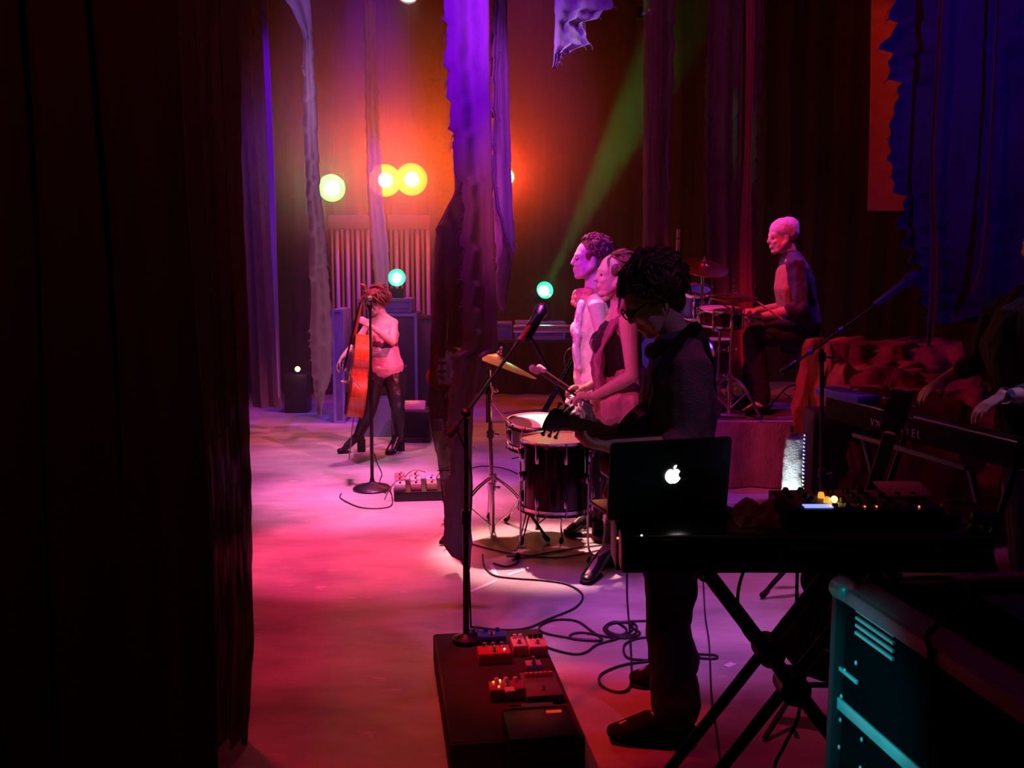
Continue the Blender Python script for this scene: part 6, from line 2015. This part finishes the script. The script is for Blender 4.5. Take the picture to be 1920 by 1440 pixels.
for i, (dx, dy) in enumerate(((-.2, .0), (-.14, .3), (.1, .42))):
    tag(MB().tube(bez([g0 + V((dx, dy, .006)), g0 + V((dx + .05, dy - .02, .10)), g0 + V((dx + .12, dy - .05, .16)), g0 + V((dx + .2, dy + .02, .13))], 6), .004, 6).build('patch_cable', mat('pale_cable', (.5, .3, .33), .5)),
        ['patch cable arching over the left side of the slanted pedalboard', 'patch cable over the middle of the slanted pedalboard', 'patch cable over the far end of the slanted pedalboard'][i], 'cable')

# racks of hanging vertical tubes under header boxes
tubem = mat('brass_tube', (.6, .45, .25), .3, .8)
tubev = mat('violet_lit_tube', (.30, .22, .75), .35)  # purple light put into the colour of every other tube
for (x0, x1, lab) in ((615, 693, 'left rack of vertical metal tubes hanging from a purple header box'), (727, 806, 'right rack of vertical metal tubes hanging from a pink-lit header box')):
    Yt = 10.4
    a, c = P(x0, 403, Yt), P(x1, 430, Yt)
    t = thing('tube_rack', lab, 'stage lamp rack', ((a.x + c.x) / 2, Yt, P(700, 600, Yt).z))
    MB().box(((a.x + c.x) / 2, Yt + .06, (a.z + c.z) / 2), (c.x - a.x, .12, a.z - c.z), bev=.008).build('header_box', mat('header_grey', (.10, .07, .14), .5), t)
    n = 8
    for i in range(n):
        x = a.x + .025 + (c.x - a.x - .05) * i / (n - 1)
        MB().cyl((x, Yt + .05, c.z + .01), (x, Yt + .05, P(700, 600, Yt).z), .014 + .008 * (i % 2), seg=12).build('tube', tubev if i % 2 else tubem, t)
    for x in (a.x + .03, c.x - .03):
        MB().cyl((x, Yt + .06, a.z), (x, Yt + .06, 6.6), .006, seg=6).build('hanging_wire', blackm, t)
    MB().box(((a.x + c.x) / 2, Yt + .05, P(700, 600, Yt).z - .02), (c.x - a.x, .08, .04)).build('bottom_rail', blackm, t)

# ---------------------------------------------------------------- stage lamps
def lamp(px, py, Y, label, col, e, r=.07, aim=(0, -1, -.15), body=True, hang=True, name='stage_lamp', p=0, pang=30, group=None, drop=0, halo=None):
    c = P(px, py, Y)
    aim = V(aim).normalized()
    t = thing(name, label, 'stage lamp', c, group)
    MB().lathe([(r * .5, -.30), (r * 1.15, -.24), (r * 1.25, -.02), (r * 1.2, .0), (r * 1.05, .0), (r * 1.02, -.02)], c, aim, 28, cap=False).build('housing', blackm, t)
    MB().lathe([(.001, -.018), (r, -.016)], c, aim, 28, cap=False).build('lens', mat('lens_%s' % label[:12].replace(' ', '_'), col, .3, emit=col, estr=e), t)
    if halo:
        MB().lathe([(r * .92, .003), (r * halo[0] * .97, .03), (r * halo[0], .03), (r * 1.05, -.02)], c, aim, 28, cap=False).build('bloom_ring', mat('bloom_glow_%d%d' % (int(halo[1][0] * 9), int(halo[1][1] * 9)), halo[1], .3, emit=halo[1], estr=halo[2]), t)  # glowing ring added for the bloom round a bright lens
    s_, q_ = frame(aim)
    w_ = s_ if abs(s_.z) < abs(q_.z) else q_
    b = c - aim * .12
    up_ = V((0, 0, 1 if hang else -1))
    MB().tube([b + w_ * r * 1.3, b + w_ * r * 1.3 + up_ * r * 1.9, b - w_ * r * 1.3 + up_ * r * 1.9, b - w_ * r * 1.3], .008, 6).build('yoke', blackm, t)
    if hang:
        MB().cyl(b + up_ * r * 1.9, (b.x, b.y, 6.62), .012, seg=8).build('drop_tube', blackm, t)
    else:
        MB().box(b + up_ * (r * 1.9 + .05 + drop / 2), (r * 2.6, r * 2.6, .10 + drop), bev=.01).build('base', blackm, t)
    return c, aim


# haze fills the back of the stage
hz = bpy.data.materials.new('stage_haze')
hz.use_nodes = True
N, L = hz.node_tree.nodes, hz.node_tree.links
N.remove(N['Principled BSDF'])
vs_ = N.new('ShaderNodeVolumeScatter')
vs_.inputs['Color'].default_value = (1, 1, 1, 1)
vs_.inputs['Density'].default_value = HAZE
vs_.inputs['Anisotropy'].default_value = 0.0
L.new(vs_.outputs[0], N['Material Output'].inputs['Volume'])
hb = MB().box((0.2, 10.35, 3.3), (12.6, 3.1, 6.5))
ho = hb.build('haze', hz, smooth=False, kind='stuff')
tag(ho, 'thin stage haze hanging over the back of the stage', 'haze')

smk = bpy.data.materials.new('lamp_smoke')  # denser smoke added so the lamps glow without spilling on the floor
smk.use_nodes = True
N, L = smk.node_tree.nodes, smk.node_tree.links
N.remove(N['Principled BSDF'])
vs_ = N.new('ShaderNodeVolumeScatter')
tc_ = N.new('ShaderNodeTexCoord')
mp_ = N.new('ShaderNodeMapping')
SR = (2.75, .72, 1.95)
SC = (-.85, 9.55, 3.25)
mp_.inputs['Scale'].default_value = tuple(1 / q for q in SR)
ln__ = N.new('ShaderNodeVectorMath'); ln__.operation = 'LENGTH'
mr_ = N.new('ShaderNodeMapRange'); mr_.interpolation_type = 'SMOOTHSTEP'
mr_.inputs[1].default_value = 1.0; mr_.inputs[2].default_value = 0.25
mr_.inputs[3].default_value = 0.0; mr_.inputs[4].default_value = SMOKE
L.new(tc_.outputs['Object'], mp_.inputs['Vector']); L.new(mp_.outputs['Vector'], ln__.inputs[0])
L.new(ln__.outputs['Value'], mr_.inputs[0]); L.new(mr_.outputs[0], vs_.inputs['Density'])
L.new(vs_.outputs[0], N['Material Output'].inputs['Volume'])
so_ = MB().ell(SC, SR, None, 48, 32).build('smoke', smk, kind='stuff', loc=SC)
tag(so_, 'denser smoke added in front of the amber, green and red lamps for their glow', 'smoke')
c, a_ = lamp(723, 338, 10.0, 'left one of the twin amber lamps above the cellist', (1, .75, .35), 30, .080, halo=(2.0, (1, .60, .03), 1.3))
point(c + V((0, -.14, 0)), AMBC, AMB, .04)
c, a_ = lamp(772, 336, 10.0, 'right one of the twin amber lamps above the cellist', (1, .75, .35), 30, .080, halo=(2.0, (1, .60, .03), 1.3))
point(c + V((0, -.14, 0)), AMBC, AMB, .04)
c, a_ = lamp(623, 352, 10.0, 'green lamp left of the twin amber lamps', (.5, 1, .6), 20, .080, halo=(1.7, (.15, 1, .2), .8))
point(c + V((0, -.14, 0)), (.10, 1, .22), GRN, .04)
c, a_ = lamp(948, 332, 10.0, 'red lamp hidden behind the narrow pale strip, glowing to its right', (1, .2, .08), 20, .085)
point(c + V((0, -.14, 0)), (1, .05, .01), REDL, .04)
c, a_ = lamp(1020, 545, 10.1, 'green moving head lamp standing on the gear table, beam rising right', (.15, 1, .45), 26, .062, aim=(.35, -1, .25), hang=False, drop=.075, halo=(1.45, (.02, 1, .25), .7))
spot(c + a_ * .02, c + V((.50, -.25, 1.0)), (.05, 1, .15), 360, 15, .6, .03)
point(c + a_ * .06, (.05, 1, .30), 1.6, .02)
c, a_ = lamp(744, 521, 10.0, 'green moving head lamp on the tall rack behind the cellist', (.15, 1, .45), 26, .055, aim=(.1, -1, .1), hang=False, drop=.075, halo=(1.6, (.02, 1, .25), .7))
point(c + a_ * .06, (.05, 1, .30), 2.2, .02)
c, a_ = lamp(765, -4, 9.0, 'white lamp at the very top above the cellist', (.9, .95, 1), 8, .07, aim=(0, -.5, -1))
# tiny lights
t = thing('rope_light', 'small amber bulb on a dark box near the floor at the far left', 'lamp', P(558, 692, 10.6))
MB().ell(P(558, 692, 10.5), (.028, .028, .028)).build('bulb', mat('amber_bulb', (1, .5, .1), .4, emit=(1, .5, .12), estr=14), t)
cc_ = P(558, 700, 10.7)
MB().box((cc_.x, 10.7, (cc_.z) / 2), (.25, .25, cc_.z), bev=.01).build('box', black, t)
q = P(1215, 22, 9.0)
t = thing('ceiling_spot', 'small fixture high above the strips with a white and a blue light', 'lamp', q)
MB().box(q + V((-.02, .08, .0)), (.14, .12, .10), bev=.01).build('housing', black, t)
MB().ell(P(1218, 19, 9.0), (.014,) * 3).build('white_light', mat('tiny_white', (1, .9, .9), .4, emit=(1, .85, .85), estr=4), t)
MB().ell(P(1208, 25, 9.0), (.010,) * 3).build('blue_light', mat('tiny_blue', (.2, .3, 1), .4, emit=(.2, .3, 1), estr=4), t)
MB().cyl(q + V((-.02, .08, .04)), (q.x - .02, 9.08, 6.62), .01).build('drop_tube', blackm, t)
tag(MB().tube([(-5.5, 9.9, 6.64), (6.5, 9.9, 6.64)], 0.03, 10).build('grid_pipe', blackm), 'black grid pipe carrying the amber and green lamps', 'pipe')
